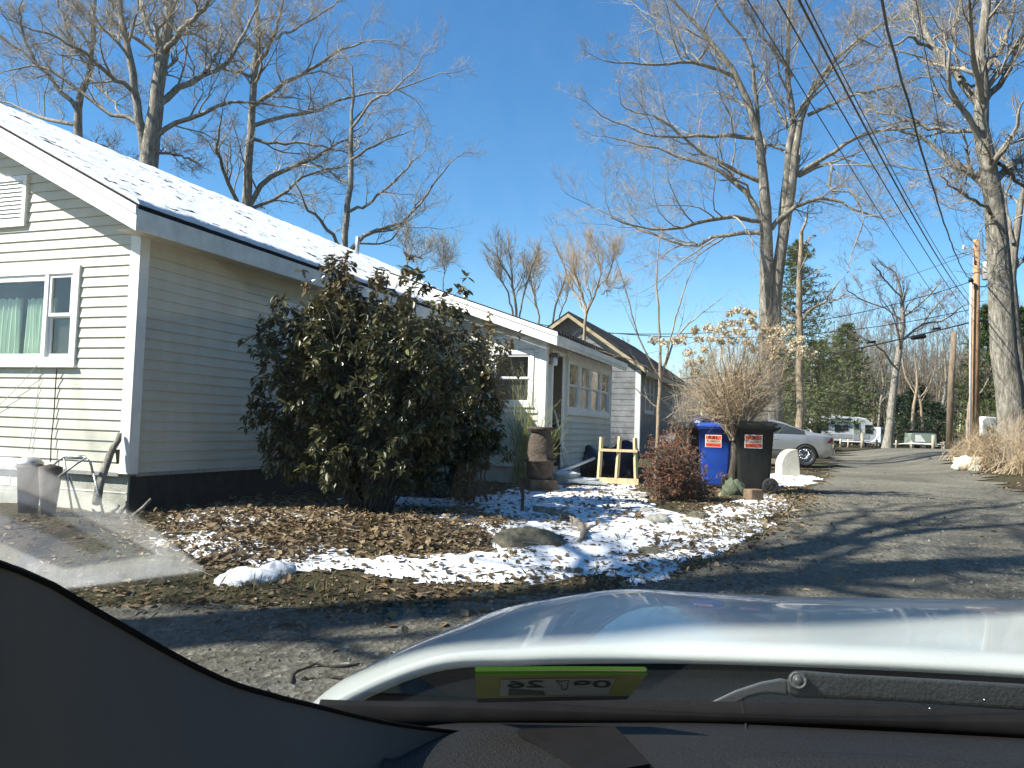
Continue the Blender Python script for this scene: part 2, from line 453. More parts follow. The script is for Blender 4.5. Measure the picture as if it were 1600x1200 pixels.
def tube_arrays(P, R, s):
    """(N,K,3),(N,K) -> verts, loops, starts"""
    N, K = P.shape[:2]
    T = np.gradient(P, axis=1); T /= np.linalg.norm(T, axis=2, keepdims=True) + 1e-9
    m = T.mean(1); ref = np.where(np.abs(m[:, 2:3]) < 0.8, np.array([[0, 0, 1.0]]), np.array([[1.0, 0, 0]]))[:, None]
    A = np.cross(T, np.broadcast_to(ref, T.shape)); A /= np.linalg.norm(A, axis=2, keepdims=True) + 1e-9
    B = np.cross(T, A)
    th = 2 * np.pi * np.arange(s) / s
    v = P[:, :, None] + R[:, :, None, None] * (A[:, :, None] * np.cos(th)[None, None, :, None] + B[:, :, None] * np.sin(th)[None, None, :, None])
    v = v.reshape(-1, 3)
    n0 = (np.arange(N) * K * s)[:, None, None]; kk = (np.arange(K - 1) * s)[None, :, None]; j = np.arange(s)[None, None]; j2 = (j + 1) % s
    f = np.stack([n0 + kk + j, n0 + kk + j2, n0 + kk + s + j2, n0 + kk + s + j], -1).reshape(-1, 4)
    return v, f
class TB:
    """collects tube batches and leaf quads"""
    def __init__(self): self.v = []; self.f = []; self.r = []; self.n = 0
    def tubes(self, P, R, s):
        if len(P) == 0: return
        v, f = tube_arrays(P, R, s); self.v.append(v); self.f.append(f + self.n); self.n += len(v); self.r.append(np.full(len(f), 0.5))
    def quads(self, Q, rnd):
        """Q (N,4,3)"""
        N = len(Q); self.v.append(Q.reshape(-1, 3)); self.f.append(np.arange(N * 4).reshape(N, 4) + self.n); self.n += N * 4; self.r.append(rnd)
    def build(self, name, mats, parent, smooth=True, world=True):
        v = np.concatenate(self.v); f = np.concatenate(self.f)
        return np_mesh(name, v, f.ravel(), np.arange(len(f)) * 4, mats, parent, world, smooth, np.concatenate(self.r))
def limb(path, d0, d1=None, K=12, jit=0.0, r=rng):
    """path of (px,py,width px) at depth d0..d1 -> polyline in space"""
    d1 = d0 if d1 is None else d1
    n = len(path); pts = []; rad = []
    w = [q[2] if len(q) > 2 else None for q in path]
    known = [k for k in range(n) if w[k] is not None]
    w = np.interp(range(n), known, [w[k] for k in known])
    for k, q in enumerate(path):
        d = d0 + (d1 - d0) * k / (n - 1)
        pts.append(at(q[0], q[1], d)); rad.append(max(w[k] * d / F / 2, 0.006))
    P, R = resample(pts, rad, K)
    if jit: P[1:-1] += r.normal(size=(K - 2, 3)) * jit
    return P, R
def bare_tree(name, label, trunk, limbs, d, seed, levels, bark, twig, spread=3.0, group=None, rmin=0.0048, jit=0.035, sides=(10, 5, 3), fuzz=None, leaves=None, flare=True):
    """trunk: list of traced stems, limbs: list of traced boughs (pixel paths); finer wood grows from them"""
    r = np.random.default_rng(seed)
    root = None
    main = []
    for k, p in enumerate(trunk): main.append(limb(p, d, d + r.uniform(-.3, .3), 14, min(jit, .02), r))
    b0 = main[0][0][0].copy(); g = gzf(b0[0], b0[1])
    if flare:
        for P, R in main:                                    # carry the stem down to the ground with a root flare
            if abs(P[0][2] - main[0][0][0][2]) < 1.5:
                dirn = P[1] - P[0]
                low = P[0] - dirn / max(abs(dirn[2]), 1e-3) * (P[0][2] - g + 0.05) if P[0][2] > g else P[0]
                P[0] = low; R[0] *= 1.35; P[0][2] = g - 0.05
    root = thing(name, label, 'tree', (b0[0], b0[1], g), 0, group)
    sec = []
    for k, p in enumerate(limbs):
        off = r.uniform(-spread, spread)
        P_, R_ = limb(p, d + 0.02 * off, d + off, 12, jit, r); sec.append((P_, R_ * .86))
    tb = TB()
    tb.tubes(np.array([a for a, b in main]), np.array([b for a, b in main]), sides[0])
    if sec: tb.tubes(np.array([a for a, b in sec]), np.array([b for a, b in sec]), 7)
    tb.build('trunk', bark, root)
    P0 = [(a, b) for a, b in sec]
    Ps, Rs = [], []
    for a, b in main:                                        # upper halves of the stems also branch
        q, w = resample(a[6:], b[6:], 12); Ps.append(q); Rs.append(w)
    for a, b in P0: Ps.append(a); Rs.append(b)
    P = np.array(Ps); R = np.array(Rs)
    tb = TB()
    for i, L in enumerate(levels):
        P, R = grow(P, R, r=r, rmin=rmin, **L)
        tb.tubes(P, R, sides[1] if i == 0 else sides[2])
    if leaves:
        ends = P[:, -1][r.random(len(P)) < leaves[0]]
        tb2 = TB(); tb2.quads(leaf_quads(ends, leaves[1], r, droop=0.6), r.random(len(ends)))
        tb2.build('dead_leaves', leaves[2], root, smooth=False)
    tb.build('crown', twig, root)
    return root
def leaf_quads(c, size, r, droop=0.3, aspect=0.45, dirs=None, fold=0.0):
    """diamond shaped leaves starting at points c"""
    N = len(c)
    if dirs is None:
        dirs = r.normal(size=(N, 3)); dirs[:, 2] -= droop
    dirs = dirs / (np.linalg.norm(dirs, axis=1, keepdims=True) + 1e-9)
    q = r.normal(size=(N, 3)); q -= dirs * (q * dirs).sum(1, keepdims=True); q /= np.linalg.norm(q, axis=1, keepdims=True) + 1e-9
    s = (size * (0.6 + 0.8 * r.random(N)))[:, None]
    mid = c + dirs * s * 0.5
    return np.stack([c, mid + q * s * aspect * 0.5, c + dirs * s, mid - q * s * aspect * 0.5], 1)
OAK = [dict(n=9, lf=0.42, ang=(0.5, 1.15), rr=0.45, t0=0.12, K=7, wig=0.20, up=0.05, lmin=0.5, lmax=3.4),
       dict(n=6, lf=0.55, ang=(0.45, 1.1), rr=0.6, t0=0.15, K=5, wig=0.24, up=0.05, lmin=0.3, lmax=1.7),
       dict(n=6, lf=0.55, ang=(0.4, 1.0), rr=0.6, t0=0.1, K=4, wig=0.26, up=0.04, lmin=0.18, lmax=0.9),
       dict(n=3, lf=0.6, ang=(0.4, 0.9), rr=0.7, t0=0.2, K=3, wig=0.2, up=0.03, lmin=0.12, lmax=0.5)]
OAK_S = [dict(OAK[0], n=6), dict(OAK[1]), dict(OAK[2], n=4), dict(OAK[3], n=3)]

def conifer(name, label, base, h, rad, seed, mats, group=None, low=0.1, droop=0.15, clump=0.3, dens=1.0, irregular=0.35):
    r = np.random.default_rng(seed)
    root = thing(name, label, 'tree', base, 0, group); b = Vector(base)
    tr = MB(); tr.tube([b + V(0, 0, -.1), b + V(r.uniform(-.1, .1), 0, h * .5), b + V(0, 0, h)], [rad * .075 + .05, rad * .05 + .03, 0.02], 8)
    tr.build('trunk', M['bark_dark'], root, world=True)
    nb = int(h * 9 * dens); Ps = []; nw = max(6, int(h * 1.9))
    for k in range(nb):
        wv = (math.floor((k + r.random()) / nb * nw) + .5 + r.normal() * .09) / nw
        u = low + (0.985 - low) * min(max(wv, 0), 1)
        ln = rad * (1 - u) ** 0.75 * (1 - irregular + 2 * irregular * r.random()) * min(1, (u - low) * 6 + 0.55) + 0.15
        az = k * 2.399 + r.uniform(-.5, .5)
        st = V(b.x, b.y, b.z + u * h); dv = V(math.cos(az), math.sin(az), 0)
        up_ = 0.5 * (u - 0.4)
        Ps.append([tuple(st + dv * ln * s + V(0, 0, ln * (up_ * s - droop * s * s + 0.08 * s ** 3))) for s in np.linspace(0, 1, 6)])
    P = np.array(Ps); R = np.linspace(1, 0.25, 6)[None] * 0.03 * np.ones((nb, 1))
    tb = TB(); tb.tubes(P, R, 4); tb.build('branches', M['bark_dark'], root)
    C, RR = grow(P, R, 9, 0.33, (0.5, 1.0), 0.5, t0=0.15, K=4, wig=0.15, up=0.03, r=r, lmin=0.2, lmax=1.4)
    # needle sprays along the twigs
    t = r.random((len(C), 13, 1)) * 2.99; i = t.astype(int); f = t - i
    pts = np.take_along_axis(C, np.broadcast_to(i, (len(C), 13, 1)).repeat(3, 2), 1) * (1 - f) + np.take_along_axis(C, np.broadcast_to(i + 1, (len(C), 13, 1)).repeat(3, 2), 1) * f
    pts = pts.reshape(-1, 3); dv = np.repeat((C[:, -1] - C[:, 0])[:, None], 13, 1).reshape(-1, 3)
    dv = dv / (np.linalg.norm(dv, axis=1, keepdims=True) + 1e-6) + r.normal(size=dv.shape) * 0.55; dv[:, 2] += 0.15
    tone = np.repeat(r.random(len(C)), 13) * 0.6 + r.random(len(pts)) * 0.4
    tb = TB(); tb.quads(leaf_quads(pts, clump * .72, r, dirs=dv, aspect=0.2), tone)
    tb.build('crown', mats, root, smooth=False)
    return root

M['pine'] = leaf_mat('pine', [(0.0, (0.026, 0.042, 0.017)), (0.5, (0.075, 0.105, 0.034)), (1.0, (0.17, 0.185, 0.06))], 0.6, 0.2, 0.3)
M['spruce'] = leaf_mat('spruce', [(0.0, (0.016, 0.028, 0.016)), (0.6, (0.036, 0.058, 0.030)), (1.0, (0.075, 0.10, 0.055))], 0.6, 0.15, 0.3)
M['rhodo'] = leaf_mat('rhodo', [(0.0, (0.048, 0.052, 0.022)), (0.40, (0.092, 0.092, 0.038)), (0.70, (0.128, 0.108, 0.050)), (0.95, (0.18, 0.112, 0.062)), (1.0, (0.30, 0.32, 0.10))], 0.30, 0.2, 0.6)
M['barberry'] = leaf_mat('barberry', [(0.0, (0.06, 0.025, 0.016)), (0.4, (0.16, 0.06, 0.032)), (0.8, (0.27, 0.12, 0.05)), (1.0, (0.42, 0.27, 0.13))], 0.6, 0.2, 0.3)
M['dead_leaf'] = leaf_mat('dead_leaf', [(0.0, (0.055, 0.038, 0.022)), (0.35, (0.15, 0.104, 0.058)), (0.72, (0.265, 0.195, 0.115)), (1.0, (0.42, 0.34, 0.225))], 0.7, 0.15, 0.2)
M['brown_leaf'] = leaf_mat('brown_leaf', [(0.0, (0.14, 0.065, 0.03)), (1.0, (0.32, 0.17, 0.08))], 0.7, 0.3, 0.2)
M['grass'] = leaf_mat('grass', [(0.0, (0.045, 0.055, 0.016)), (0.5, (0.12, 0.12, 0.04)), (1.0, (0.27, 0.22, 0.10))], 0.7, 0.25, 0.2)
M['flower_head'] = leaf_mat('flower_head', [(0.0, (0.32, 0.235, 0.14)), (0.5, (0.53, 0.44, 0.29)), (1.0, (0.72, 0.65, 0.50))], 0.8, 0.3, 0.1)
M['stone'] = mat('stone', (0.26, 0.25, 0.22), 0.9, 0.35, 6.0, 0.6, 18)

# ------------------------------------------------------------------ ground, road, snow
def axis_coords(lo_, a, b, hi, fine, grow_=1.12):
    c = list(np.arange(a, b + 1e-6, fine)); s = fine
    x = b
    while x < hi: s *= grow_; x += s; c.append(min(x, hi))
    s = fine; x = a; left = []
    while x > lo_: s *= grow_; x -= s; left.append(max(x, lo_))
    return np.array(left[::-1] + c)
def sheet(name, xs, ys, zfn, mats, keep=None, smooth=True):
    X, Y = np.meshgrid(xs, ys, indexing='ij'); Z = zfn(X, Y)
    n, m = X.shape
    idx = np.arange(n * m).reshape(n, m)
    f = np.stack([idx[:-1, :-1], idx[1:, :-1], idx[1:, 1:], idx[:-1, 1:]], -1)
    if keep is not None:
        k = keep(X, Y).astype(int); kk = (k[:-1, :-1] + k[1:, :-1] + k[1:, 1:] + k[:-1, 1:]) >= 3
        f = f[kk]
    f = f.reshape(-1, 4)
    used, inv = np.unique(f, return_inverse=True)
    v = np.stack([X.ravel(), Y.ravel(), Z.ravel()], -1)[used]
    return np_mesh(name, v, inv.reshape(-1), np.arange(len(f)) * 4, mats, None, False, smooth)
xs = axis_coords(-400, -7, 9, 400, 0.09); ys = axis_coords(-30, 1.5, 15, 900, 0.09)
def ground_z(X, Y):
    near = sstep(30, 14, Y) * sstep(14, 9, np.abs(X))
    return gz(X, Y) + near * (0.035 * (fbm(X * 2.3, Y * 2.3, 4) - 0.5) + 0.02 * (fbm(X * 9, Y * 9, 2) - 0.5))
tag(sheet('ground', xs, ys, ground_z, M['soil']), kind='structure')

def in_poly(poly, X, Y):
    c = np.zeros(X.shape, bool); n = len(poly)
    for i in range(n):
        x1, y1 = poly[i]; x2, y2 = poly[(i + 1) % n]
        if y1 == y2: continue
        k = ((y1 > Y) != (y2 > Y)) & (X < (x2 - x1) * (Y - y1) / (y2 - y1) + x1); c ^= k
    return c
def poly_dist(poly, X, Y):
    """signed distance, inside positive"""
    d = np.full(X.shape, 1e9); n = len(poly)
    for i in range(n):
        a = np.array(poly[i]); b = np.array(poly[(i + 1) % n]); e = b - a; l2 = (e * e).sum() + 1e-9
        t = np.clip(((X - a[0]) * e[0] + (Y - a[1]) * e[1]) / l2, 0, 1)
        d = np.minimum(d, np.hypot(X - a[0] - t * e[0], Y - a[1] - t * e[1]))
    return np.where(in_poly(poly, X, Y), d, -d)
def gpoly(px): return [(p.x, p.y) for p in (gat(*q) for q in px)]
ROAD = [(-5.5, -20), (-5.5, 3.2)] + gpoly([(120, 955), (260, 945), (420, 948), (560, 955), (700, 945), (830, 935), (960, 922), (1060, 900), (1120, 872), (1180, 838), (1228, 806), (1248, 786), (1262, 768), (1285, 752), (1292, 738), (1300, 722), (1312, 709)]) + \
    [(34, 62), (46, 62)] + gpoly([(1484, 708), (1500, 722), (1530, 740), (1600, 768)]) + [(7.4, 8.0), (6.5, 2.0), (5.5, -20)]
def road_keep(X, Y):
    return poly_dist(ROAD, X, Y) + 0.30 * (fbm(X * 1.7, Y * 1.7, 4) - 0.5) + 0.12 * (fbm(X * 9, Y * 9, 2) - 0.5) > 0
rx = axis_coords(-8, -3.5, 7.5, 60, 0.07); ry = axis_coords(-20, 3, 14, 66, 0.07)
def road_z(X, Y): return np.maximum(gz(X, Y), ground_z(X, Y)) + 0.006 + 0.012 * (fbm(X * 12, Y * 12, 2) - 0.3) * sstep(30, 12, Y) + sstep(12, 30, Y) * 0.03
tag(sheet('road', rx, ry, road_z, M['road'], road_keep), kind='structure')
cx_ = axis_coords(20, 20, 60, 60.5, 0.5); 
SNOW = [gpoly([(600, 800), (700, 806), (800, 800), (845, 772), (930, 748), (990, 760), (1010, 795), (1080, 806), (1150, 792), (1205, 768), (1232, 780), (1225, 800), (1180, 835), (1110, 868), (1010, 898), (880, 908), (760, 902), (660, 898), (560, 890), (520, 878), (600, 868), (700, 862), (770, 862), (790, 835), (740, 815), (640, 812)]),
        gpoly([(335, 812), (400, 795), (480, 790), (560, 786), (640, 785), (600, 798), (480, 803), (400, 812)]),
        gpoly([(270, 842), (340, 838), (420, 850), (520, 868), (560, 880), (470, 880), (400, 872), (320, 868)]),
        gpoly([(600, 788), (700, 780), (800, 775), (860, 760), (900, 745), (930, 755), (860, 785), (780, 800), (640, 806)]),
        gpoly([(1204, 742), (1240, 738), (1270, 734), (1284, 746), (1262, 757), (1210, 762)]),
        gpoly([(700, 948), (760, 935), (850, 925), (820, 940)]),
        gpoly([(1400, 706), (1500, 703), (1540, 708), (1500, 712)])]
def snow_field(X, Y):
    s = np.full(X.shape, -9.0)
    for k, p in enumerate(SNOW): s = np.maximum(s, poly_dist(p, X, Y) + {1: .30, 2: .10, 3: .15}.get(k, 0.0))
    n = fbm(X * 1.9 + 9, Y * 1.9, 4) - 0.5; n2 = fbm(X * 8 + 3, Y * 8, 3) - 0.5
    return np.minimum(s, 0.20) + 0.66 * n + 0.38 * n2 + 0.10 * (fbm(X * 19, Y * 19, 2) - .5) + 0.02
sx_ = np.arange(-4.2, 7.0, 0.04); sy_ = np.arange(5.5, 20.5, 0.04)
def snow_z(X, Y):
    s = snow_field(X, Y); h = 0.034 * (1 - np.exp(-np.maximum(s, 0) * 4)) + 0.007 * np.minimum(s * 8, 1)
    return ground_z(X, Y) + h + 0.020 * (fbm(X * 6, Y * 6, 3) - 0.5) * (s > 0)
def road_safe(X, Y): return (snow_field(X, Y) > -0.03) & (poly_dist(ROAD, X, Y) < 0.02)
tag(sheet('snow', sx_, sy_, snow_z, M['snow'], road_safe), kind='stuff')
# ------------------------------------------------------------------ white house with the enclosed porch
HA = math.radians(20)
HX = V(math.cos(HA), -math.sin(HA), 0); HY = V(math.sin(HA), math.cos(HA), 0)
HC = V(-3.68, 7.70, 0)
house = thing('house', 'white clapboard house with snowy roof, green curtained window and enclosed porch', 'house', HC, -HA)
def hw(x, y, z): return HC + HX * x + HY * y + V(0, 0, z)

def siding(mb, org, u, n, z0, z1, span, holes=(), e=0.102, lip=0.014):
    """lapped boards with real thickness; span(z) -> (ua, ub); holes = (ua, ub, za, zb)"""
    u = Vector(u); n = Vector(n); org = Vector(org)
    def P(uu, z, o): return org + u * uu + n * o + V(0, 0, z)
    k = 0; z = z0
    while z < z1 - 1e-4:
        zt = min(z + e, z1)
        cuts = sorted({z, zt} | {h[2] for h in holes if z < h[2] < zt} | {h[3] for h in holes if z < h[3] < zt})
        for a, b in zip(cuts[:-1], cuts[1:]):
            mid = (a + b) / 2
            sa, sb = span(a), span(b)
            segs = [(0.0, 1.0, None)]
            ivs = [(sa[0], sa[1], sb[0], sb[1])]
            for h in holes:
                if h[2] < mid < h[3]:
                    nv = []
                    for (p, q, p2, q2) in ivs:
                        if h[1] <= p or h[0] >= q: nv.append((p, q, p2, q2)); continue
                        if h[0] > p: nv.append((p, h[0], p2, h[0]))
                        if h[1] < q: nv.append((h[1], q, h[1], q2))
                    ivs = nv
            oa = lip * (1 - (a - z) / e); ob = lip * (1 - (b - z) / e)
            for (p, q, p2, q2) in ivs:
                if q - p < 1e-3: continue
                mb.add([P(p, a, oa), P(q, a, oa), P(q2, b, ob), P(p2, b, ob)], [(0, 1, 2, 3)])
                if a == z: mb.add([P(p, a, oa), P(q, a, oa), P(q, a, 0), P(p, a, 0)], [(3, 2, 1, 0)])
        z = zt; k += 1
RZ = 3.37
ZS, ZE = 0.74, 3.045                       # bottom of the siding, soffit
PK = 3.52                                 # half width of the gable
SL = 0.5
def gable_top(x): return RZ + SL * (PK - abs(-x - PK)) - 0.04
def gable_span(z):
    w = max(0.0, (z - RZ + 0.04) / SL)
    return (-2 * PK + w, -w) if z > RZ - .04 else (-2 * PK, 0)
GW = (-2.75, -0.74, 1.78, 2.80)           # gable window opening (x0,x1,z0,z1) incl. casing
VENT = (-2.30, -1.54, 3.24, 3.78)
SW = (2.33, 3.25, 1.80, 2.78)             # window of the long wall
wall = MB()
siding(wall, (0, 0, 0), (1, 0, 0), (0, -1, 0), ZS, RZ + SL * PK - .05, gable_span, [(GW[0] + .08, GW[1] - .08, GW[2] + .08, GW[3] - .08)])
siding(wall, (0, 0, 0), (0, 1, 0), (1, 0, 0), ZS, ZE + .25, lambda z: (0, 12), [(SW[0] + .06, SW[1] - .06, SW[2] + .06, SW[3] - .06)])
wall.quad(V(-2 * PK, 0, .3), V(-2 * PK, 0, 3.2), V(-2 * PK, 12, 3.2), V(-2 * PK, 12, .3))
wall.quad(V(-2 * PK, 12, .3), V(-2 * PK, 12, 3.2), V(-PK, 12, RZ + SL * PK - .06), V(0, 12, 3.2), V(0, 12, .3))
w_ = wall.build('wall', M['siding'], house)
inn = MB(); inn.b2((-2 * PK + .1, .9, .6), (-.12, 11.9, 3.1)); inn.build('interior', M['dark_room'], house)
fd = MB(); fd.b2((-2 * PK + .03, .035, -.2), (-.03, 11.9, ZS)); fd.build('foundation', M['block'], house)
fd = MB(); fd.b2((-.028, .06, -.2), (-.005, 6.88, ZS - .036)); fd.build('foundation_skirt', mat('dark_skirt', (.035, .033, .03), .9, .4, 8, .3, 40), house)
jt = MB()
for zz in (0.545,): jt.b2((-2 * PK, .030, zz - .006), (-.04, .034, zz + .006))
for xx in np.arange(-6.8, -.2, .40): jt.b2((xx - .005, .030, zz if int(xx * 10) % 2 else .2), (xx + .005, .034, .74 if int(xx * 10) % 2 else zz))
jt.build('mortar', M['old_trim'], house)
cb = MB()
cb.b2((-.10, -.024, ZS - .01), (.024, 0.0, ZE + .02)); cb.b2((0.0, 0.0005, ZS - .01), (.024, .10, ZE + .02))
cb.build('corner_board', M['trim'], house, bevel=.004)
sk = MB(); sk.b2((-2 * PK, -.020, ZS - .035), (-.10, .03, ZS - .002)); sk.b2((0, .10, ZS - .035), (.020, 6.85, ZS - .002)); sk.build('starter_strip', M['steel'], house)
# roof: two slopes, snow on top, dark drip edge, fascia, soffit
EO, RO = 0.30, 0.34                       # eave and rake overhang
def roof_pt(x, y, o=0.0):
    w = abs(x + PK); z = RZ + SL * (PK - w)
    nx = SL / math.hypot(1, SL) * (1 if x > -PK else -1)
    return V(x + nx * o, y, z + o / math.hypot(1, SL))
rf = MB()
for sgn in (1, -1):
    xe = -PK + sgn * (PK + EO)
    a, b, c, d = roof_pt(xe, -RO), roof_pt(xe, 12.3), roof_pt(-PK, 12.3), roof_pt(-PK, -RO)
    t = V(0, 0, .034)
    rf.add([a, b, c, d, a + t, b + t, c + t, d + t], [(0, 1, 2, 3), (7, 6, 5, 4), (0, 4, 5, 1), (1, 5, 6, 2), (3, 2, 6, 7), (0, 3, 7, 4)])
roof = rf.build('roof', M['shingle'], house)
sn = MB(); n_y, n_x = 300, 96
rows = []
for i in range(n_x + 1):
    u = i / n_x; row = []
    for k in range(n_y + 1):
        y = -RO + .03 + (12.2 + RO) * k / n_y
        edge = 0.004 + .05 * float(fbm(k * .35, 3.3, 3))
        x = -PK + (PK + EO - edge) * u
        p = roof_pt(x, y)
        hgt = .075 + .035 * float(fbm(x * 2.2 + 4, y * 2.2, 4)) - .02 * float(fbm(x * 14, y * 14, 2))
        if i == n_x: hgt = .05
        row.append(p + V(0, 0, hgt))
    rows.append(row)
rows.append([p + V(0, 0, -.03) for p in rows[-1]])
sn.grid(rows)
keepf = []
for i, q_ in enumerate(sn.f):
    p = sn.v[q_[0]]; u_ = (p[0] + PK) / (PK + EO)
    h_ = float(fbm(p[0] * 9 + 3, p[1] * 4.5, 3)); lim = .785 - .07 * max(0, u_ - .80) / .20 - .04 * float(fbm(p[0] * .8, p[1] * .6, 2) > .55)
    if h_ < lim: keepf.append(q_)
sn.f = keepf; sn.sm = [True] * len(keepf)
row0 = [r_[0] for r_ in rows]; sn.grid([row0, [p + V(0, .02, -.06) for p in row0]])
sn.build('snow_cover', M['snow'], roof)
fs = MB()
fs.b2((EO - .025, -RO, RZ - SL * EO - .20), (EO, 12.3, RZ - SL * EO - .004))
fs.build('eave_fascia', M['old_trim'], house, bevel=.004)
so = MB()
so.quad(V(0, -RO + .03, ZE), V(EO - .03, -RO + .03, ZE), V(EO - .03, 12.2, ZE), V(0, 12.2, ZE)); so.build('soffit', M['siding'], house)
rk = MB()
for sgn in (1, -1):
    xe = -PK + sgn * (PK + EO)
    for off, y0, y1, zl, zh in ((0, -RO - .022, -RO, -.215, .0), (0, -RO - .034, -RO - .0225, -.06, .02)):
        a = roof_pt(xe, 0); c = roof_pt(-PK, 0)
        pts = [(a.x, a.z + zl), (c.x, c.z + zl), (c.x, c.z + zh), (a.x, a.z + zh)]
        rk.prism(pts, lambda u_, v_, h: V(u_, h, v_), y0, y1)
    # rake soffit
    rk.add([roof_pt(xe, -RO) + V(0, 0, -.05), roof_pt(-PK, -RO) + V(0, 0, -.05), roof_pt(-PK, 0.0) + V(0, 0, -.05), roof_pt(xe, 0.0) + V(0, 0, -.05)], [(0, 1, 2, 3)])
rk.build('rake_board', M['trim'], house, bevel=.003)
vp = MB(); vp.lathe([(.045, 0), (.045, .45), (.03, .46), (.03, .2)], roof_pt(-PK + .4, 9.1), 12); vp.build('vent_pipe', M['steel'], house)

def window(parent, org, u, n, w, h, panes, depth=0.05, case=0.085, matc=None, screen_low=True, sill=True, back=0.5, curtain=None):
    """window with casing, frames and glass; org lower left corner outside of casing, panes = list of (u0,u1,kind)"""
    u = Vector(u); n = Vector(n); org = Vector(org); matc = matc or M['vinyl']
    def P(a, z, o): return org + u * a + n * o + V(0, 0, z)
    def bar(mb, a0, a1, z0, z1, o0, o1):
        mb.prism([(a0, z0), (a1, z0), (a1, z1), (a0, z1)], lambda p, q, hh: P(p, q, hh), o0, o1)
    root = bpy.data.objects.new('window', None); COL.objects.link(root); root.parent = parent
    f = MB(); c = case
    bar(f, 0, w, h - c, h, 0.004, .034); bar(f, 0, w, 0, c, 0.004, .034); bar(f, 0, c, c, h - c, 0.004, .034); bar(f, w - c, w, c, h - c, 0.004, .034)
    if sill: bar(f, -.02, w + .02, -.022, -.0005, 0.004, .055)
    for k in range(len(panes) - 1): bar(f, panes[k][1] - 0.0, panes[k + 1][0], c, h - c, -.03, .030)
    f.build('frame', matc, root, bevel=.004)
    for (a0, a1, kind) in panes:
        s = MB(); g = MB(); t = .035
        z0, z1 = c, h - c
        if kind == 'fixed':
            bar(s, a0, a1, z1 - .06, z1 - .0005, -.03, .018); 
            bar(s, a0, a1, z0 + .0005, z0 + t, -.03, .014); bar(s, a0, a0 + t * .7, z0 + t, z1 - .06, -.03, .014); bar(s, a1 - t * .7, a1, z0 + t, z1 - .06, -.03, .014)
            g.quad(P(a0, z0, -.012), P(a1, z0, -.012), P(a1, z1, -.012), P(a0, z1, -.012))
        else:
            zm = z0 + (z1 - z0) * .49
            for (q0, q1, o) in ((zm - .0005, z1 - .0005, .006), (z0 + .0005, zm + .02, -.012)):
                bar(s, a0, a1, q1 - t, q1, o - .02, o + .012); bar(s, a0, a1, q0, q0 + t, o - .02, o + .012)
                bar(s, a0, a0 + t, q0 + t, q1 - t, o - .02, o + .012); bar(s, a1 - t, a1, q0 + t, q1 - t, o - .02, o + .012)
                g.quad(P(a0 + .01, q0 + .01, o - .008), P(a1 - .01, q0 + .01, o - .008), P(a1 - .01, q1 - .01, o - .008), P(a0 + .01, q1 - .01, o - .008))
        s.build('sash', matc, root, bevel=.003); g.build('pane', M['glass'], root)
        if kind == 'screen':
            q = MB(); q.quad(P(a0, z0, -.05), P(a1, z0, -.05), P(a1, z0 + (z1 - z0) * .49, -.05), P(a0, z0 + (z1 - z0) * .49, -.05)); q.build('insect_screen', M['screen'], root)
    # shallow dark room behind the opening
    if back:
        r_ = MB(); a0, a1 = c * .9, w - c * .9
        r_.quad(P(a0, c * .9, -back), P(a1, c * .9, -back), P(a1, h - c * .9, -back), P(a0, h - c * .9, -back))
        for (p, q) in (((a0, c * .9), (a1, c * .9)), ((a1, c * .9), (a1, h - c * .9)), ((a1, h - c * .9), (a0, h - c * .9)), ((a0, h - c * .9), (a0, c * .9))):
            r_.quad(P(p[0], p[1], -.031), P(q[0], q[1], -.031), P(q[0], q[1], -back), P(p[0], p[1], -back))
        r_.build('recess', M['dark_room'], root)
    if curtain:
        for (c0, c1, zt) in curtain:
            q = MB(); rws = []
            m = 60
            for z in np.linspace(c * .9, zt, 8):
                rws.append([P(c0 + (c1 - c0) * k / m, z + (0.012 * math.sin(k * 1.3) if z == zt else 0), -.16 + .028 * math.sin(k * .85 + .4 * math.sin(k * .31)) + .008 * math.sin(z * 5 + k)) for k in range(m + 1)])
            q.grid(rws); q.build('curtain', M['curtain'], root)
    return root
gw = GW[1] - GW[0]; gh = GW[3] - GW[2]
window(house, (GW[0], 0, GW[2]), (1, 0, 0), (0, -1, 0), gw, gh,
       [(.085, .42, 'double'), (.47, 1.545, 'fixed'), (1.595, gw - .085, 'screen')], curtain=[(.5, 1.0, .73), (1.1, 1.50, .72), (1.76, 1.80, .62)])
window(house, (0, SW[0], SW[2]), (0, 1, 0), (1, 0, 0), SW[1] - SW[0], SW[3] - SW[2], [(.085, SW[1] - SW[0] - .085, 'screen')])
vt = MB()
vt.b2((VENT[0], -.046, VENT[2]), (VENT[0] + .05, -.004, VENT[3])); vt.b2((VENT[1] - .05, -.046, VENT[2]), (VENT[1], -.004, VENT[3]))
vt.b2((VENT[0] + .05, -.046, VENT[2]), (VENT[1] - .05, -.004, VENT[2] + .05)); vt.b2((VENT[0] + .05, -.046, VENT[3] - .05), (VENT[1] - .05, -.004, VENT[3]))
for z in np.arange(VENT[2] + .06, VENT[3] - .07, .045):
    vt.add([V(VENT[0] + .05, -.036, z), V(VENT[1] - .05, -.036, z), V(VENT[1] - .05, -.016, z + .05), V(VENT[0] + .05, -.016, z + .05)], [(0, 1, 2, 3)])
vt.build('gable_vent', M['vinyl'], house)

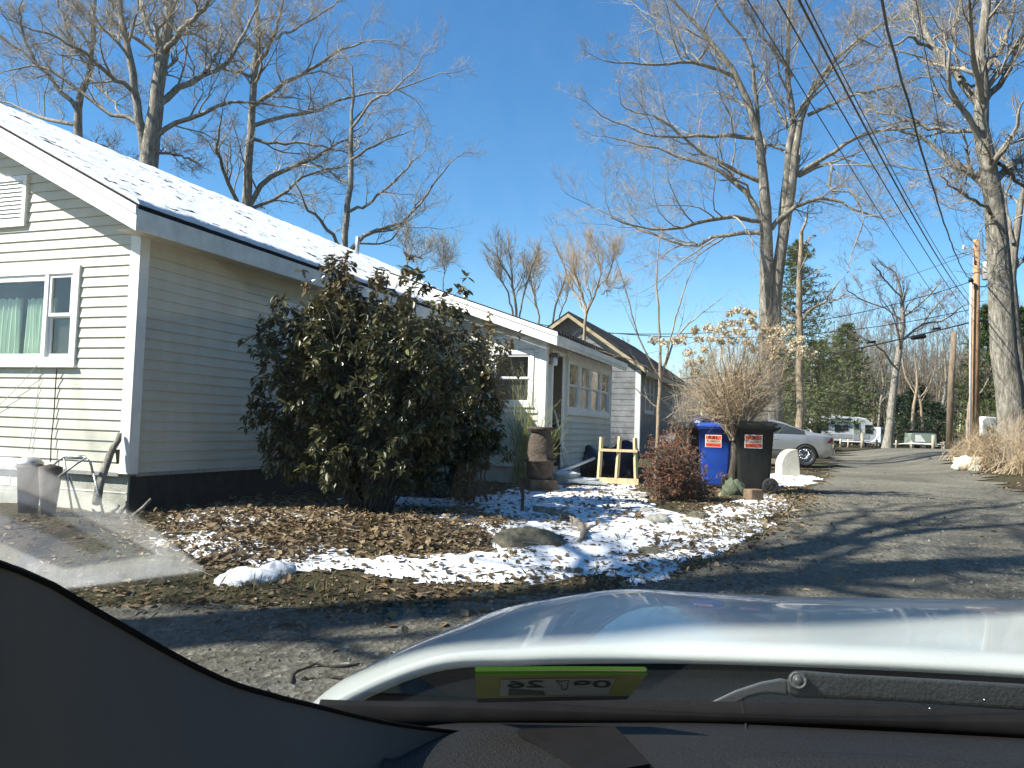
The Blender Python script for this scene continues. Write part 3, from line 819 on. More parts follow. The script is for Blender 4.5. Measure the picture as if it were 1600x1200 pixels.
# porch (local x 0..2, y 6.9..11.9)
PX, PY0, PY1 = 2.0, 6.9, 11.9
def porch_top(x): return 3.66 - 0.345 * x - 0.03
por = house
FW = (1.0, 1.80, 1.66, 2.62)
LW = (0.42, 0.80, 2.05, 2.60)
pw = MB()
def face_span(z): return (0, min(PX, (3.63 - z) / 0.345))
siding(pw, (0, PY0, 0), (1, 0, 0), (0, -1, 0), .62, 3.6, face_span, [(FW[0] + .06, FW[1] - .06, FW[2] + .06, FW[3] - .06), (LW[0] + .05, LW[1] - .05, LW[2] + .05, LW[3] - .05)], e=.115, lip=.022)
DO = (PY0 + .40, PY0 + 1.02, .55, 2.60)
WW = (PY0 + 1.36, PY0 + 4.80, 1.62, 2.62)
siding(pw, (PX, 0, 0), (0, 1, 0), (1, 0, 0), .62, 2.96, lambda z: (PY0, PY1), [(DO[0], DO[1], 0, DO[3]), (WW[0] + .05, WW[1] - .05, WW[2] + .05, WW[3] - .05)], e=.115, lip=.022)
pw.quad(V(0, PY1, .3), V(0, PY1, 3.6), V(PX, PY1, 2.9), V(PX, PY1, .3))
pw.build('porch_wall', M['porch_siding'], por)
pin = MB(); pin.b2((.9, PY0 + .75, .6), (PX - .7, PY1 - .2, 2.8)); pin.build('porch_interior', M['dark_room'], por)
pf = MB(); pf.b2((.02, PY0 + .03, -.1), (PX - .03, PY1 - .02, .62)); pf.build('porch_foundation', M['block'], por)
pt = MB()
pt.b2((PX - .11, PY0 - .026, .60), (PX + .026, PY0 - .002, 2.93)); pt.b2((PX + .002, PY0 - .001, .60), (PX + .026, PY0 + .10, 2.93))
pt.b2((PX + .002, PY1 - .09, .60), (PX + .026, PY1, 2.90))
pt.b2((.0, PY0 - .032, 1.545), (PX - .11, PY0 - .002, 1.60)); pt.b2((.86, PY0 - .020, 2.66), (PX - .11, PY0 - .002, 2.86)); pt.b2((FW[1] + .005, PY0 - .019, 1.602), (PX - .115, PY0 - .002, 2.655))
pt.b2((.86, PY0 - .019, 1.602), (FW[0] - .005, PY0 - .002, 2.655))
pt.b2((PX + .002, DO[1] + .0, .60), (PX + .03, DO[1] + .09, 2.68)); pt.b2((PX + .002, DO[0] - .07, .60), (PX + .03, DO[0], 2.68)); pt.b2((PX + .002, DO[0], 2.605), (PX + .03, DO[1], 2.68))
pt.b2((PX + .002, WW[0] - .03, 1.56), (PX + .05, WW[1] + .03, 1.615)); pt.b2((PX + .002, WW[0] - .03, 2.625), (PX + .03, WW[1] + .03, 2.74))
pt.build('porch_trim', M['old_trim'], por, bevel=.004)
window(por, (FW[0], PY0, FW[2]), (1, 0, 0), (0, -1, 0), FW[1] - FW[0], FW[3] - FW[2], [(.07, FW[1] - FW[0] - .07, 'screen')], case=.07, matc=M['trim'])
window(por, (LW[0], PY0, LW[2]), (1, 0, 0), (0, -1, 0), LW[1] - LW[0], LW[3] - LW[2], [(.06, LW[1] - LW[0] - .06, 'fixed')], case=.06, matc=M['old_trim'])
ww = WW[1] - WW[0]; q = (ww - .12 - .24) / 4
window(por, (PX, WW[0], WW[2]), (0, 1, 0), (1, 0, 0), ww, WW[3] - WW[2], [(.06 + k * (q + .08), .06 + k * (q + .08) + q, 'screen' if k % 2 else 'double') for k in range(4)], case=.06, matc=M['old_trim'])
dr = MB(); dr.b2((PX - .6, DO[0] - .1, .55), (PX - .58, DO[1] + .1, 2.62)); dr.b2((PX - .6, DO[0] - .02, .55), (PX, DO[0] - .001, 2.6)); dr.b2((PX - .6, DO[1] + .001, .55), (PX, DO[1] + .02, 2.6))
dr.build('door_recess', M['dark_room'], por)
sd = MB()                                                     # storm door standing ajar
sdm = Matrix.Rotation(math.radians(-72), 3, 'Z')
def sdp(u_, z0, z1, w0, w1): 
    c = sdm @ V(0.012, (w0 + w1) / 2, 0); sd.box(V(PX + .02, DO[0] + .01, 0) + V(c.x, c.y, (z0 + z1) / 2), (.03, w1 - w0, z1 - z0), sdm)
sdp(0, .60, .75, .02, .58); sdp(0, 2.48, 2.58, .02, .58); sdp(0, .75, 2.48, .02, .09); sdp(0, .75, 2.48, .51, .58); sdp(0, 1.5, 1.6, .09, .51)
sdo = MB(); sdo.b2((PX - .45, DO[0] + .02, .60), (PX - .05, DO[0] + .05, 2.58)); door = sdo.build('door', M['old_trim'], por, bevel=.005)
hd = MB(); hd.tube([V(PX - .10, DO[0] + .05, 1.5), V(PX - .10, DO[0] + .09, 1.5), V(PX - .10, DO[0] + .09, 1.6)], .01, 6); hd.build('handle', M['steel'], door)
lt = MB(); lt.b2((PX + .002, DO[0] - .22, 2.40), (PX + .03, DO[0] - .12, 2.58)); lt.b2((PX + .03, DO[0] - .225, 2.52), (PX + .16, DO[0] - .115, 2.60))
lamp = lt.build('porch_lamp', M['black'], por, bevel=.006)
lg = MB(); lg.lathe([(.03, 2.38), (.045, 2.40), (.045, 2.518)], (PX + .1, DO[0] - .17, 0), 12); lg.build('lamp_glass', M['vinyl'], lamp)
pr = MB()                                                     # porch roof
X0, X1, Y0, Y1 = -1.25, 2.30, PY0 - .32, PY1 + .3
def pz(x): return 3.66 - 0.345 * x
a, b, c, d = V(X0, Y0, pz(X0)), V(X1, Y0, pz(X1)), V(X1, Y1, pz(X1)), V(X0, Y1, pz(X0)); t = V(0, 0, .05)
pr.add([a, b, c, d, a + t, b + t, c + t, d + t], [(3, 2, 1, 0), (4, 5, 6, 7), (0, 1, 5, 4), (1, 2, 6, 5), (2, 3, 7, 6), (3, 0, 4, 7)])
pro = pr.build('porch_roof', M['shingle'], por)
cr = MB()
for y in np.arange(Y0 + .08, Y1, .17): cr.b2((X1 - .02, y, pz(X1) - .015), (X1 + .045, y + .09, pz(X1) + .06))
cr.build('shingle_tabs', M['shingle'], pro)
rb = MB(); rb.prism([(X0, pz(X0) - .20), (X1, pz(X1) - .20), (X1, pz(X1) - .002), (X0, pz(X0) - .002)], lambda u_, v_, h: V(u_, h, v_), Y0 - .025, Y0)
rb.prism([(X0, pz(X0) - .05), (X1 + .01, pz(X1 + .01) - .05), (X1 + .01, pz(X1) + .022), (X0, pz(X0) + .022)], lambda u_, v_, h: V(u_, h, v_), Y0 - .040, Y0 - .0255)
rb.build('rake_board', M['trim'], por, bevel=.003)
ef = MB(); ef.b2((X1 - .03, Y0, pz(X1) - .19), (X1 - .005, Y1, pz(X1) - .004)); ef.build('eave_fascia', M['old_trim'], por, bevel=.004)
gu = MB(); gu.b2((X1 - .004, Y0 + .25, pz(X1) - .13), (X1 + .02, Y1, pz(X1) - .02)); gu.build('gutter_strip', M['trim'], por, bevel=.004)
# ------------------------------------------------------------------ neighbour's house
NC = at(998, 690, 28); NC.z = 0.3
nb = thing('house', 'weathered grey house behind the porch, dark roof with tan gable rake', 'house', NC, -HA)
NH = 3.35; NP = 2.6; NS = 0.70
nw = MB()
siding(nw, (0, 0, 0), (1, 0, 0), (0, -1, 0), .1, NH + NS * NP, lambda z: (-2 * NP + max(0, (z - NH) / NS), -max(0, (z - NH) / NS)), e=.2, lip=.012)
siding(nw, (0, 0, 0), (0, 1, 0), (1, 0, 0), .1, NH, lambda z: (0, 13), e=.2, lip=.012)
nw.quad(V(-2 * NP, 0, 0), V(-2 * NP, 13, 0), V(-2 * NP, 13, NH), V(-2 * NP, 0, NH)); nw.quad(V(-2 * NP, 13, 0), V(0, 13, 0), V(0, 13, NH), V(-NP, 13, NH + NS * NP), V(-2 * NP, 13, NH))
M['grey_board'] = mat('grey_board', (0.15, 0.155, 0.16), 0.85, 0.35, 2.5, 0.3, 25)
M['grey_board_light'] = mat('grey_board_light', (0.52, 0.53, 0.52), 0.8, 0.2, 3)
M['tan_board'] = mat('tan_board', (0.38, 0.31, 0.19), 0.7, 0.15, 4)
nw.build('wall', M['grey_board'], nb)
ni = MB(); ni.b2((-2 * NP + .1, .15, 0), (-.1, 12.8, NH - .1)); ni.build('interior', M['dark_room'], nb)
nr = MB()
for sg in (1, -1):
    xe = -NP + sg * (NP + .35); ze = NH - NS * .35
    a, b, c, d = V(xe, -.35, ze), V(xe, 13.3, ze), V(-NP, 13.3 - 1.2, NH + NS * NP), V(-NP, -.35, NH + NS * NP); t = V(0, 0, .09)
    nr.add([a, b, c, d, a + t, b + t, c + t, d + t], [(0, 1, 2, 3), (7, 6, 5, 4), (0, 4, 5, 1), (1, 5, 6, 2), (3, 2, 6, 7), (0, 3, 7, 4)])
nr.build('roof', M['shingle'], nb)
nk = MB()
for sg in (1, -1):
    xe = -NP + sg * (NP + .35); ze = NH - NS * .35
    nk.prism([(xe, ze - .14), (-NP, NH + NS * NP - .14), (-NP, NH + NS * NP - .003), (xe, ze - .003)], lambda u_, v_, h: V(u_, h, v_), -.39, -.355)
nk.build('rake_board', M['tan_board'], nb)
ne = MB(); ne.b2((.30, -.35, NH - NS * .35 - .18), (.345, 13.3, NH - NS * .35 - .004)); ne.build('eave_fascia', M['tan_board'], nb)
nt = MB(); nt.b2((-.16, -.03, .1), (.03, -.013, NH - .2)); nt.b2((.013, -.012, .1), (.03, .12, NH - .2)); nt.build('corner_board', M['grey_board_light'], nb)
window(nb, (0, .9, 1.65), (0, 1, 0), (1, 0, 0), 1.9, 1.45, [(.12, 1.0, 'double'), (1.1, 1.78, 'double')], case=.12, matc=M['grey_board_light'], back=.1)
window(nb, (0, 7.5, 1.65), (0, 1, 0), (1, 0, 0), 1.3, 1.45, [(.12, 1.18, 'double')], case=.12, matc=M['grey_board_light'], back=.1)
window(nb, (-2.3, 0, 1.5), (1, 0, 0), (0, -1, 0), 1.1, 1.5, [(.12, .98, 'double')], case=.12, matc=M['grey_board_light'], back=.1)

# ------------------------------------------------------------------ bare trees
# the big twin-stemmed oak right of the middle
TW = [[(1206, 668, 26.1), (1199, 560, 23.5), (1197, 450, 21.8), (1197, 360, 19.1), (1190, 260, 13.9), (1182, 200, 12.2), (1166, 150, 10.4), (1150, 115, 8.7), (1110, 65, 7.0), (1070, 20, 5.2), (1030, -20, 3.5)],
      [(1211, 668, 22.6), (1210, 560, 20.9), (1212, 450, 19.1), (1226, 350, 16.5), (1238, 285, 13.1), (1245, 215, 10.4), (1275, 130, 7.8), (1330, 70, 6.1), (1390, 30, 3.5)],
      [(1219, 400, 14.8), (1225, 300, 12.2), (1235, 220, 10.4), (1238, 185, 9.6), (1231, 120, 7.8), (1232, 50, 6.1), (1234, -40, 4.3)]]
TL = [[(1189, 346, 9), (1150, 342, 8), (1100, 345, 7), (1050, 360, 5), (1000, 356, 3), (955, 340, 2)],
      [(1188, 364, 9), (1130, 366, 7), (1075, 386, 5), (1020, 366, 4), (940, 330, 2)],
      [(1191, 345, 12), (1165, 300, 10), (1130, 270, 8), (1080, 250, 6), (1030, 235, 4), (955, 215, 2)],
      [(1182, 216, 9), (1130, 212, 7), (1060, 215, 5), (1000, 205, 3), (938, 180, 2)],
      [(1153, 122, 9), (1120, 106, 7), (1060, 98, 6), (1000, 102, 4), (945, 95, 2)],
      [(1191, 285, 9), (1150, 265, 7), (1100, 240, 5), (1040, 190, 4), (975, 168, 2)],
      [(1185, 200, 8), (1180, 130, 6), (1160, 60, 5), (1120, 10, 4), (1100, -30, 3)],
      [(1238, 120, 6), (1210, 80, 5), (1180, 40, 4), (1155, -10, 3)],
      [(1205, 358, 10), (1240, 325, 8), (1290, 310, 6), (1340, 330, 4), (1382, 342, 2)],
      [(1243, 275, 9), (1290, 245, 8), (1350, 210, 6), (1420, 200, 4), (1480, 190, 2)],
      [(1262, 180, 7), (1310, 155, 6), (1380, 140, 5), (1440, 120, 3)],
      [(1248, 275, 8), (1298, 252, 6), (1298, 300, 4), (1330, 300, 4), (1350, 345, 3), (1330, 400, 2)],
      [(1238, 190, 7), (1265, 150, 6), (1300, 110, 5), (1350, 60, 3), (1400, 20, 2)],
      [(1110, 66, 6), (1090, 95, 4), (1040, 60, 3), (1000, 20, 2)]]
bare_tree('bare_tree', 'tall bare oak with twin pale trunks standing behind the silver sedan', TW, TL, 27, 11, OAK, M['bark_big'], M['twig'], 2.8)
# the bigger trunk at the right edge
bare_tree('bare_tree', 'thick barked bare tree at the right edge beside the utility pole',
          [[(1588, 725, 44), (1574, 600, 40), (1563, 450, 36), (1551, 300, 28), (1541, 240, 25), (1531, 180, 22), (1533, 140, 20), (1530, 100, 16), (1538, 40, 14), (1545, -40, 11)]],
          [[(1532, 165, 17), (1500, 120, 14), (1460, 75, 12), (1435, 20, 9), (1420, -30, 7)], [(1548, 272, 14), (1512, 270, 10), (1470, 240, 7), (1430, 210, 6), (1390, 195, 4), (1350, 150, 3)],
           [(1530, 205, 9), (1480, 205, 7), (1420, 190, 5), (1368, 174, 3)], [(1553, 290, 15), (1580, 255, 12), (1625, 250, 8)], [(1537, 160, 13), (1570, 120, 10), (1600, 60, 8), (1630, 0, 6)],
           [(1536, 120, 11), (1575, 50, 8), (1592, -30, 6)], [(1556, 340, 8), (1520, 312, 5), (1480, 290, 3)], [(1458, 76, 7), (1420, 60, 5), (1380, 75, 3), (1340, 60, 2)],
           [(1500, 120, 6), (1490, 70, 5), (1500, 10, 4)], [(1560, 255, 7), (1600, 290, 5), (1640, 330, 4)]], 22, 12, OAK, M['bark_big'], M['twig'], 2.4)
bare_tree('bare_tree', 'slimmer bare trunk close behind the thick tree at the right edge',
          [[(1604, 715, 22), (1590, 560, 19), (1580, 430, 16), (1585, 370, 12), (1600, 300, 8), (1612, 200, 5)]], [[(1585, 420, 7), (1610, 400, 5), (1640, 390, 3)], [(1583, 380, 8), (1572, 330, 6), (1580, 270, 4), (1600, 220, 3)]],
          26, 13, OAK_S, M['bark_big'], M['twig'], 1.5)
# behind the white house
bare_tree('bare_tree', 'massive bare oak rising behind the white roof with wide curving limbs',
          [[(231, 300, 30), (233, 250, 28), (236, 210, 26), (242, 165, 22), (252, 100, 19), (262, 40, 16), (272, -40, 13)],
           [(229, 250, 15), (214, 170, 12), (205, 100, 11), (190, 30, 9), (184, -40, 7)]],
          [[(245, 165, 14), (275, 140, 12), (320, 115, 10), (355, 100, 8), (376, 60, 6), (400, 15, 4)], [(241, 215, 11), (265, 195, 9), (310, 180, 8), (345, 165, 6), (400, 160, 4), (470, 172, 2)],
           [(258, 80, 12), (280, 55, 10), (302, 28, 9), (332, -5, 7)], [(207, 142, 9), (170, 115, 8), (130, 80, 6), (90, 60, 4), (35, 40, 3)], [(214, 192, 8), (180, 180, 7), (120, 140, 6), (70, 105, 4), (5, 112, 2)],
           [(249, 78, 10), (230, 45, 9), (215, -15, 7)], [(202, 65, 8), (160, 45, 6), (110, 10, 5), (80, -25, 4)], [(320, 114, 6), (340, 80, 5), (345, 40, 3)], [(236, 240, 6), (268, 240, 4), (300, 250, 3)]],
          27, 14, OAK, M['bark_oak'], M['twig'], 3.0)
bare_tree('bare_tree', 'leaning dark bare tree at the left edge behind the roof ridge',
          [[(121, 260, 14), (122, 210, 13), (123, 160, 11), (140, 110, 9), (146, 50, 7), (150, -30, 5)]],
          [[(121, 172, 9), (90, 135, 8), (55, 100, 6), (20, 70, 5), (-30, 40, 3)], [(121, 195, 8), (70, 186, 6), (30, 170, 4), (-30, 150, 3)], [(122, 215, 7), (170, 235, 5), (205, 250, 3)], [(135, 120, 6), (170, 150, 5), (190, 180, 3)],
           [(60, 105, 5), (40, 60, 4), (30, 10, 3)], [(140, 112, 6), (110, 60, 5), (90, 0, 4)]], 31, 15, OAK, M['bark_oak'], M['twig'], 2.5)
bare_tree('bare_tree', 'tall straight bare tree behind the roof, second from the big oak',
          [[(382, 345, 15), (388, 260, 13), (393, 180, 11), (398, 110, 10), (404, 60, 8), (400, -20, 5)]],
          [[(388, 325, 10), (405, 292, 10), (440, 266, 8), (490, 250, 6), (530, 220, 4), (565, 212, 2)], [(394, 197, 8), (430, 185, 7), (490, 175, 6), (550, 150, 4), (620, 140, 3), (680, 118, 2)],
           [(397, 165, 9), (440, 135, 8), (490, 105, 6), (540, 75, 4), (592, 62, 2)], [(392, 216, 7), (440, 225, 5), (490, 225, 4), (545, 240, 2)], [(372, 325, 8), (352, 272, 7), (340, 230, 5), (345, 190, 3)],
           [(396, 118, 6), (362, 112, 5), (320, 85, 3)], [(400, 105, 8), (425, 60, 6), (442, 5, 4)], [(402, 82, 6), (376, 40, 5), (360, -5, 3)], [(384, 330, 7), (430, 310, 6), (480, 275, 5), (530, 262, 3)], [(425, 62, 5), (470, 40, 4), (520, 10, 3)]],
          32, 16, OAK, M['bark_oak'], M['twig'], 3.0)
bare_tree('bare_tree', 'smaller bare tree with a forked right limb, last behind the snowy roof',
          [[(536, 410, 11), (545, 310, 9), (548, 250, 8), (550, 200, 6), (552, 150, 4), (550, 105, 3)]],
          [[(541, 398, 9), (590, 357, 7), (630, 346, 5), (660, 310, 4), (705, 252, 2)], [(547, 330, 6), (580, 315, 5), (620, 280, 4), (655, 245, 2)], [(550, 200, 5), (580, 160, 4), (620, 135, 3), (655, 100, 2)],
           [(534, 388, 7), (500, 345, 6), (480, 325, 4), (462, 288, 2)], [(546, 290, 5), (520, 270, 4), (478, 250, 3)], [(549, 250, 5), (590, 225, 4), (640, 205, 2)], [(560, 380, 4), (600, 380, 3), (650, 320, 2)]],
          28, 17, OAK_S, M['bark_oak'], M['twig'], 2.0)
# dying slim tree with brown leaves
bare_tree('dead_tree', 'slim pale dying tree holding a few brown leaves right of the twin oak',
          [[(1250, 690, 13), (1250, 560, 11), (1249, 460, 9), (1252, 362, 6)]],
          [[(1251, 502, 7), (1268, 482, 6), (1290, 474, 4), (1300, 455, 3), (1310, 442, 2)], [(1250, 440, 3), (1265, 430, 2), (1285, 420, 2)], [(1251, 385, 3), (1268, 372, 2)], [(1296, 472, 3), (1318, 462, 2)]],
          30, 18, [dict(n=3, lf=0.3, ang=(.5, 1.2), rr=.5, K=4, wig=.25, lmax=1.0), dict(n=3, lf=.5, ang=(.5, 1.1), rr=.6, K=3, wig=.3, lmax=.5)], M['bark_tan'], M['twig'], 0.6, leaves=(0.33, 0.16, M['brown_leaf']))
# far oak
bare_tree('bare_tree', 'dark bare oak far beyond the road end, standing over the trailer',
          [[(1386, 702, 14), (1394, 630, 11), (1405, 545, 9), (1411, 495, 7), (1408, 455, 5), (1398, 425, 3)]],
          [[(1402, 540, 5), (1440, 508, 4), (1475, 500, 3), (1505, 478, 2)], [(1397, 572, 4), (1372, 540, 3), (1348, 528, 2)], [(1411, 497, 4), (1440, 472, 3), (1462, 450, 3)], [(1410, 502, 4), (1385, 482, 3), (1350, 470, 3), (1325, 455, 2)],
           [(1409, 465, 3), (1385, 440, 3), (1370, 420, 3)], [(1440, 508, 4), (1460, 480, 3), (1480, 460, 2)]], 62, 19, OAK_S, M['bark_oak'], M['twig_far'], 3.0, rmin=0.009)
# pale twiggy trees behind the porch
UPR = [dict(n=12, lf=0.55, ang=(0.35, 0.95), rr=0.45, t0=0.1, K=6, wig=0.17, up=0.12, lmin=.6, lmax=2.4), dict(n=8, lf=0.5, ang=(0.35, 0.95), rr=0.65, t0=0.15, K=4, wig=0.2, up=0.07, lmin=.3, lmax=1.2),
       dict(n=5, lf=0.5, ang=(0.3, 0.7), rr=0.7, t0=0.2, K=3, wig=0.15, up=0.08, lmin=.2, lmax=.7)]
bare_tree('bare_tree', 'pale twiggy tree with a rounded crown above the porch rake, left of its neighbours', [[(810, 560, 5.0), (806, 480, 4.3), (800, 430, 3.1), (796, 395, 1.9)], [(808, 520, 3.1), (820, 450, 2.5), (838, 400, 1.9)], [(805, 500, 3.1), (785, 440, 2.5), (768, 420, 1.2)]],
          [[(800, 440, 2.5), (780, 405, 1.9), (775, 385, 1.2)], [(826, 440, 2.5), (848, 410, 1.2)]], 34, 20, UPR, M['bark_tan'], M['twig_tan'], 1.2, rmin=.0042)
bare_tree('bare_tree', 'leaning pale twiggy stems between the two rounded crowns above the porch', [[(845, 560, 3.1), (842, 500, 3.1), (833, 455, 2.5), (826, 420, 1.2)], [(858, 560, 3.7), (868, 480, 3.1), (884, 425, 1.9), (868, 385, 1.2)], [(862, 540, 2.5), (880, 480, 1.9), (896, 440, 1.2)]],
          [], 36, 21, UPR, M['bark_tan'], M['twig_tan'], 1.0, rmin=.0042)
bare_tree('bare_tree', 'pale forked tree just behind the porch eave with a broad twiggy crown', [[(908, 590, 5.6), (914, 510, 5.0), (916, 490, 4.3), (906, 450, 3.1), (896, 410, 1.9)], [(916, 492, 3.7), (930, 455, 3.1), (938, 420, 2.5), (930, 385, 1.2)], [(934, 450, 2.5), (955, 420, 1.9), (960, 390, 1.2)]],
          [[(925, 470, 2.5), (915, 430, 1.9), (918, 390, 1.2)], [(940, 460, 1.9), (965, 450, 1.2)]], 27, 22, UPR, M['bark_tan'], M['twig_tan'], 1.0, rmin=.0042)
bare_tree('bare_tree', 'thin grey sapling showing above the roof right of the forked tree', [[(640, 470, 2.5), (636, 410, 2.5), (634, 385, 1.9), (632, 365, 1.2)], [(690, 470, 1.9), (694, 425, 1.2), (692, 400, 1.2)]], [[(635, 410, 1.9), (655, 400, 1.2), (672, 392, 1.2)], [(640, 430, 1.9), (670, 420, 1.2), (700, 395, 1.2)]], 26, 23, UPR[:2] + [dict(UPR[2], n=3)], M['bark_oak'], M['twig'], .8)
# sapling by the bins
bare_tree('sapling', 'slender upright sapling in front of the grey house, left of the bins', [[(1026, 715, 6), (1029, 650, 6), (1032, 590, 5.5), (1030, 500, 3), (1026, 430, 2), (1031, 372, 1.2)]],
          [[(1032, 592, 4), (1004, 540, 3), (978, 455, 2), (962, 402, 1)], [(1034, 590, 4), (1050, 520, 3), (1070, 450, 2), (1096, 385, 1)], [(1040, 570, 4), (1062, 520, 3), (1090, 495, 2), (1125, 468, 1)], [(1030, 588, 3), (1000, 568, 2.5), (936, 548, 1.5)],
           [(1029, 640, 3), (1008, 620, 2), (985, 600, 1)], [(1028, 660, 2), (1060, 640, 1.5), (1082, 620, 1)]], 13.5, 24,
          [dict(n=5, lf=.35, ang=(.3, .8), rr=.5, t0=.3, K=5, wig=.08, up=.08, lmax=.9), dict(n=3, lf=.4, ang=(.3, .8), rr=.7, t0=.2, K=3, wig=.1, up=.05, lmax=.4)], M['bark_tan'], M['twig'], .5, rmin=.002, jit=.006)
# trees off to the left whose shadows cross the drive and the bonnet
def shade_tree(name, label, x, y, h, r0, seed, lean, nl, levels=3, hub=.35, taper=.75, extra=()):
    r = np.random.default_rng(seed); g = gzf(x, y)
    root = thing(name, label, 'tree', (x, y, g))
    z = np.linspace(0, 1, 12)
    st = np.stack([x + lean[0] * z, y + lean[1] * z, g - .1 + h * z], -1); R = r0 * (1 - taper * z)
    R[0] *= 1.3
    tb = TB(); tb.tubes(st[None], R[None], 12)
    P = []; Q = []
    for k in range(nl):
        t0 = hub + (.95 - hub) * k / nl; i = int(t0 * 11); az = k * 2.4 + r.uniform(-.4, .4); ln = h * (.46 - .30 * t0)
        s = np.linspace(0, 1, 12)[:, None]; d = np.array([math.cos(az), math.sin(az), .55])
        p = st[i] + d * ln * s; p[:, 2] += .12 * ln * s[:, 0] ** 2; p[1:] += r.normal(size=(11, 3)).cumsum(0) * .06
        P.append(p); Q.append(R[i] * .55 * (1 - .8 * s[:, 0]))
    for path, ra, rb in extra:                      # boughs that spread over the drive: (drive pixel they shade, height)
        pts = [gat(px, py) + SUN / SUN.z * h_ for px, py, h_ in path]; p, w = resample(pts, list(np.linspace(ra, rb, len(pts))), 12)
        p[2:] += r.normal(size=(10, 3)) * .06; P.append(p); Q.append(w)
    P = np.array(P); Q = np.array(Q); tb.tubes(P, Q, 7); tb.build('trunk', M['bark_big'], root)
    tb = TB()
    for L in OAK[:levels]:
        P, Q = grow(P, Q, r=r, rmin=.005, **dict(L, n=max(3, L['n'] - 1))); tb.tubes(P, Q, 3)
    tb.build('crown', M['twig'], root)
shade_tree('bare_tree', 'bare oak in the front yard left of the car', -7.3, 2.62, 15, .25, 41, (.15, .0), 9, hub=.58, taper=.66, extra=[
    ([(1010, 898, 7.0), (1100, 880, 7.9), (1250, 866, 8.8), (1340, 848, 9.6), (1460, 832, 10.4), (1640, 818, 11.5)], .15, .07),
    ([(1150, 876, 8.2), (1270, 850, 9.0), (1380, 822, 9.9), (1500, 800, 10.8), (1640, 780, 12)], .11, .05),
    ([(1270, 850, 9.0), (1330, 815, 9.6), (1420, 795, 10.2), (1520, 788, 11)], .06, .035),
    ([(1060, 925, 9.2), (1250, 905, 10.4), (1450, 890, 11.6), (1650, 880, 12.8)], .09, .05),
    ([(1180, 815, 9.5), (1280, 806, 10.2), (1400, 790, 11), (1480, 786, 11.6)], .05, .03)])
shade_tree('bare_tree', 'second bare oak in the front yard beside the drive', -6.37, -.86, 17, .52, 42, (0, 0), 12, hub=.50)
shade_tree('bare_tree', 'third bare oak in the front yard', -11.3, 1.0, 16, .22, 43, (.0, .0), 12, hub=.6)

# ------------------------------------------------------------------ conifers and far woods
def gp(px, d): p = at(px, 690, d); return (p.x, p.y, gzf(p.x, p.y))
conifer('pine_tree', 'tall white pine rising behind the twin oak trunks', gp(1243, 46), 12.3, 3.0, 51, M['pine'], None, .12, .1, .30, 1.3, .5)
conifer('pine_tree', 'broad bright green pine with low boughs above the trailer', gp(1276, 54), 7.4, 3.9, 52, M['pine'], None, .22, .12, .34, 1.5, .5)
conifer('pine_tree', 'bushy green pine close behind the hydrangea, left of the broad pine', gp(1225, 50), 6.2, 3.2, 53, M['pine'], None, .05, .1, .34, 1.3, .5)
conifer('pine_tree', 'distant pine with layered boughs left of the dark oak', gp(1322, 84), 13.0, 4.2, 54, M['pine'], None, .2, .08, .42, 1.3, .45)
for k, (px, d, h, w) in enumerate([(1432, 92, 7.5, 3.0), (1408, 96, 6.2, 2.6), (1462, 90, 5.2, 2.4)]):
    conifer('spruce_tree', ['dark snow dusted spruce beyond the fence, tallest of three', 'dark spruce beyond the fence, nearest the dark oak', 'dark low spruce beyond the fence, nearest the old post'][k], gp(px, d), h, w, 60 + k, M['spruce'], 'dark spruces beyond the fence', .05, .2, .45, 1.5)
for k, (px, d, h, w) in enumerate([(1545, 72, 13.5, 3.4), (1600, 70, 13.0, 3.6), (1505, 104, 11, 3.4)]):
    conifer('pine_tree', ['green pine between the utility pole and the thick right trunk', 'green pine hidden behind the thick right trunks', 'distant green pine left of the utility pole'][k], gp(px, d), h, w, 70 + k, M['pine'], None, .1, .15, .45, 1.3)
# individual pale trees in front of the far woods
FARL = [dict(n=6, lf=.4, ang=(.4, .9), rr=.5, t0=.25, K=5, wig=.12, up=.08, lmax=4), dict(n=5, lf=.5, ang=(.4, .9), rr=.6, K=4, wig=.18, up=.05, lmax=2), dict(n=4, lf=.5, ang=(.4, .9), rr=.6, K=3, wig=.18, up=.05, lmax=1)]
for k, (px, top, d, w, lb) in enumerate([(1425, 560, 84, 6, 'pale birch like trunk beyond the road end beside the dark oak'), (1442, 575, 86, 5, 'pale slim trunk right of the birch like one'), (1512, 540, 66, 7, 'leaning pale trunk left of the utility pole'),
                                         (1538, 590, 74, 7, 'bare trunk right of the utility pole'), (1470, 545, 95, 6, 'grey bare tree behind the leaning old post'), (1355, 560, 88, 5, 'slim bare tree left of the dark oak'), (1372, 575, 95, 5, 'thin bare tree touching the dark oak')]):
    j = (-1) ** k * 8
    bare_tree('bare_tree', lb, [[(px, 698, w), (px + j * .3, 640, w * .8), (px + j, 590, w * .6), (px + j * .6, top, w * .3)]], [[(px + j * .5, 630, w * .4), (px + j + 20, 600, w * .3), (px + j + 28, 575, 1)], [(px + j * .5, 615, w * .4), (px + j - 18, 590, w * .3), (px + j - 24, 560, 1)]],
              d, 80 + k, FARL, M['bark_tan'] if k < 4 else M['bark_oak'], M['twig_far'], 2, rmin=.010, sides=(6, 3, 3))
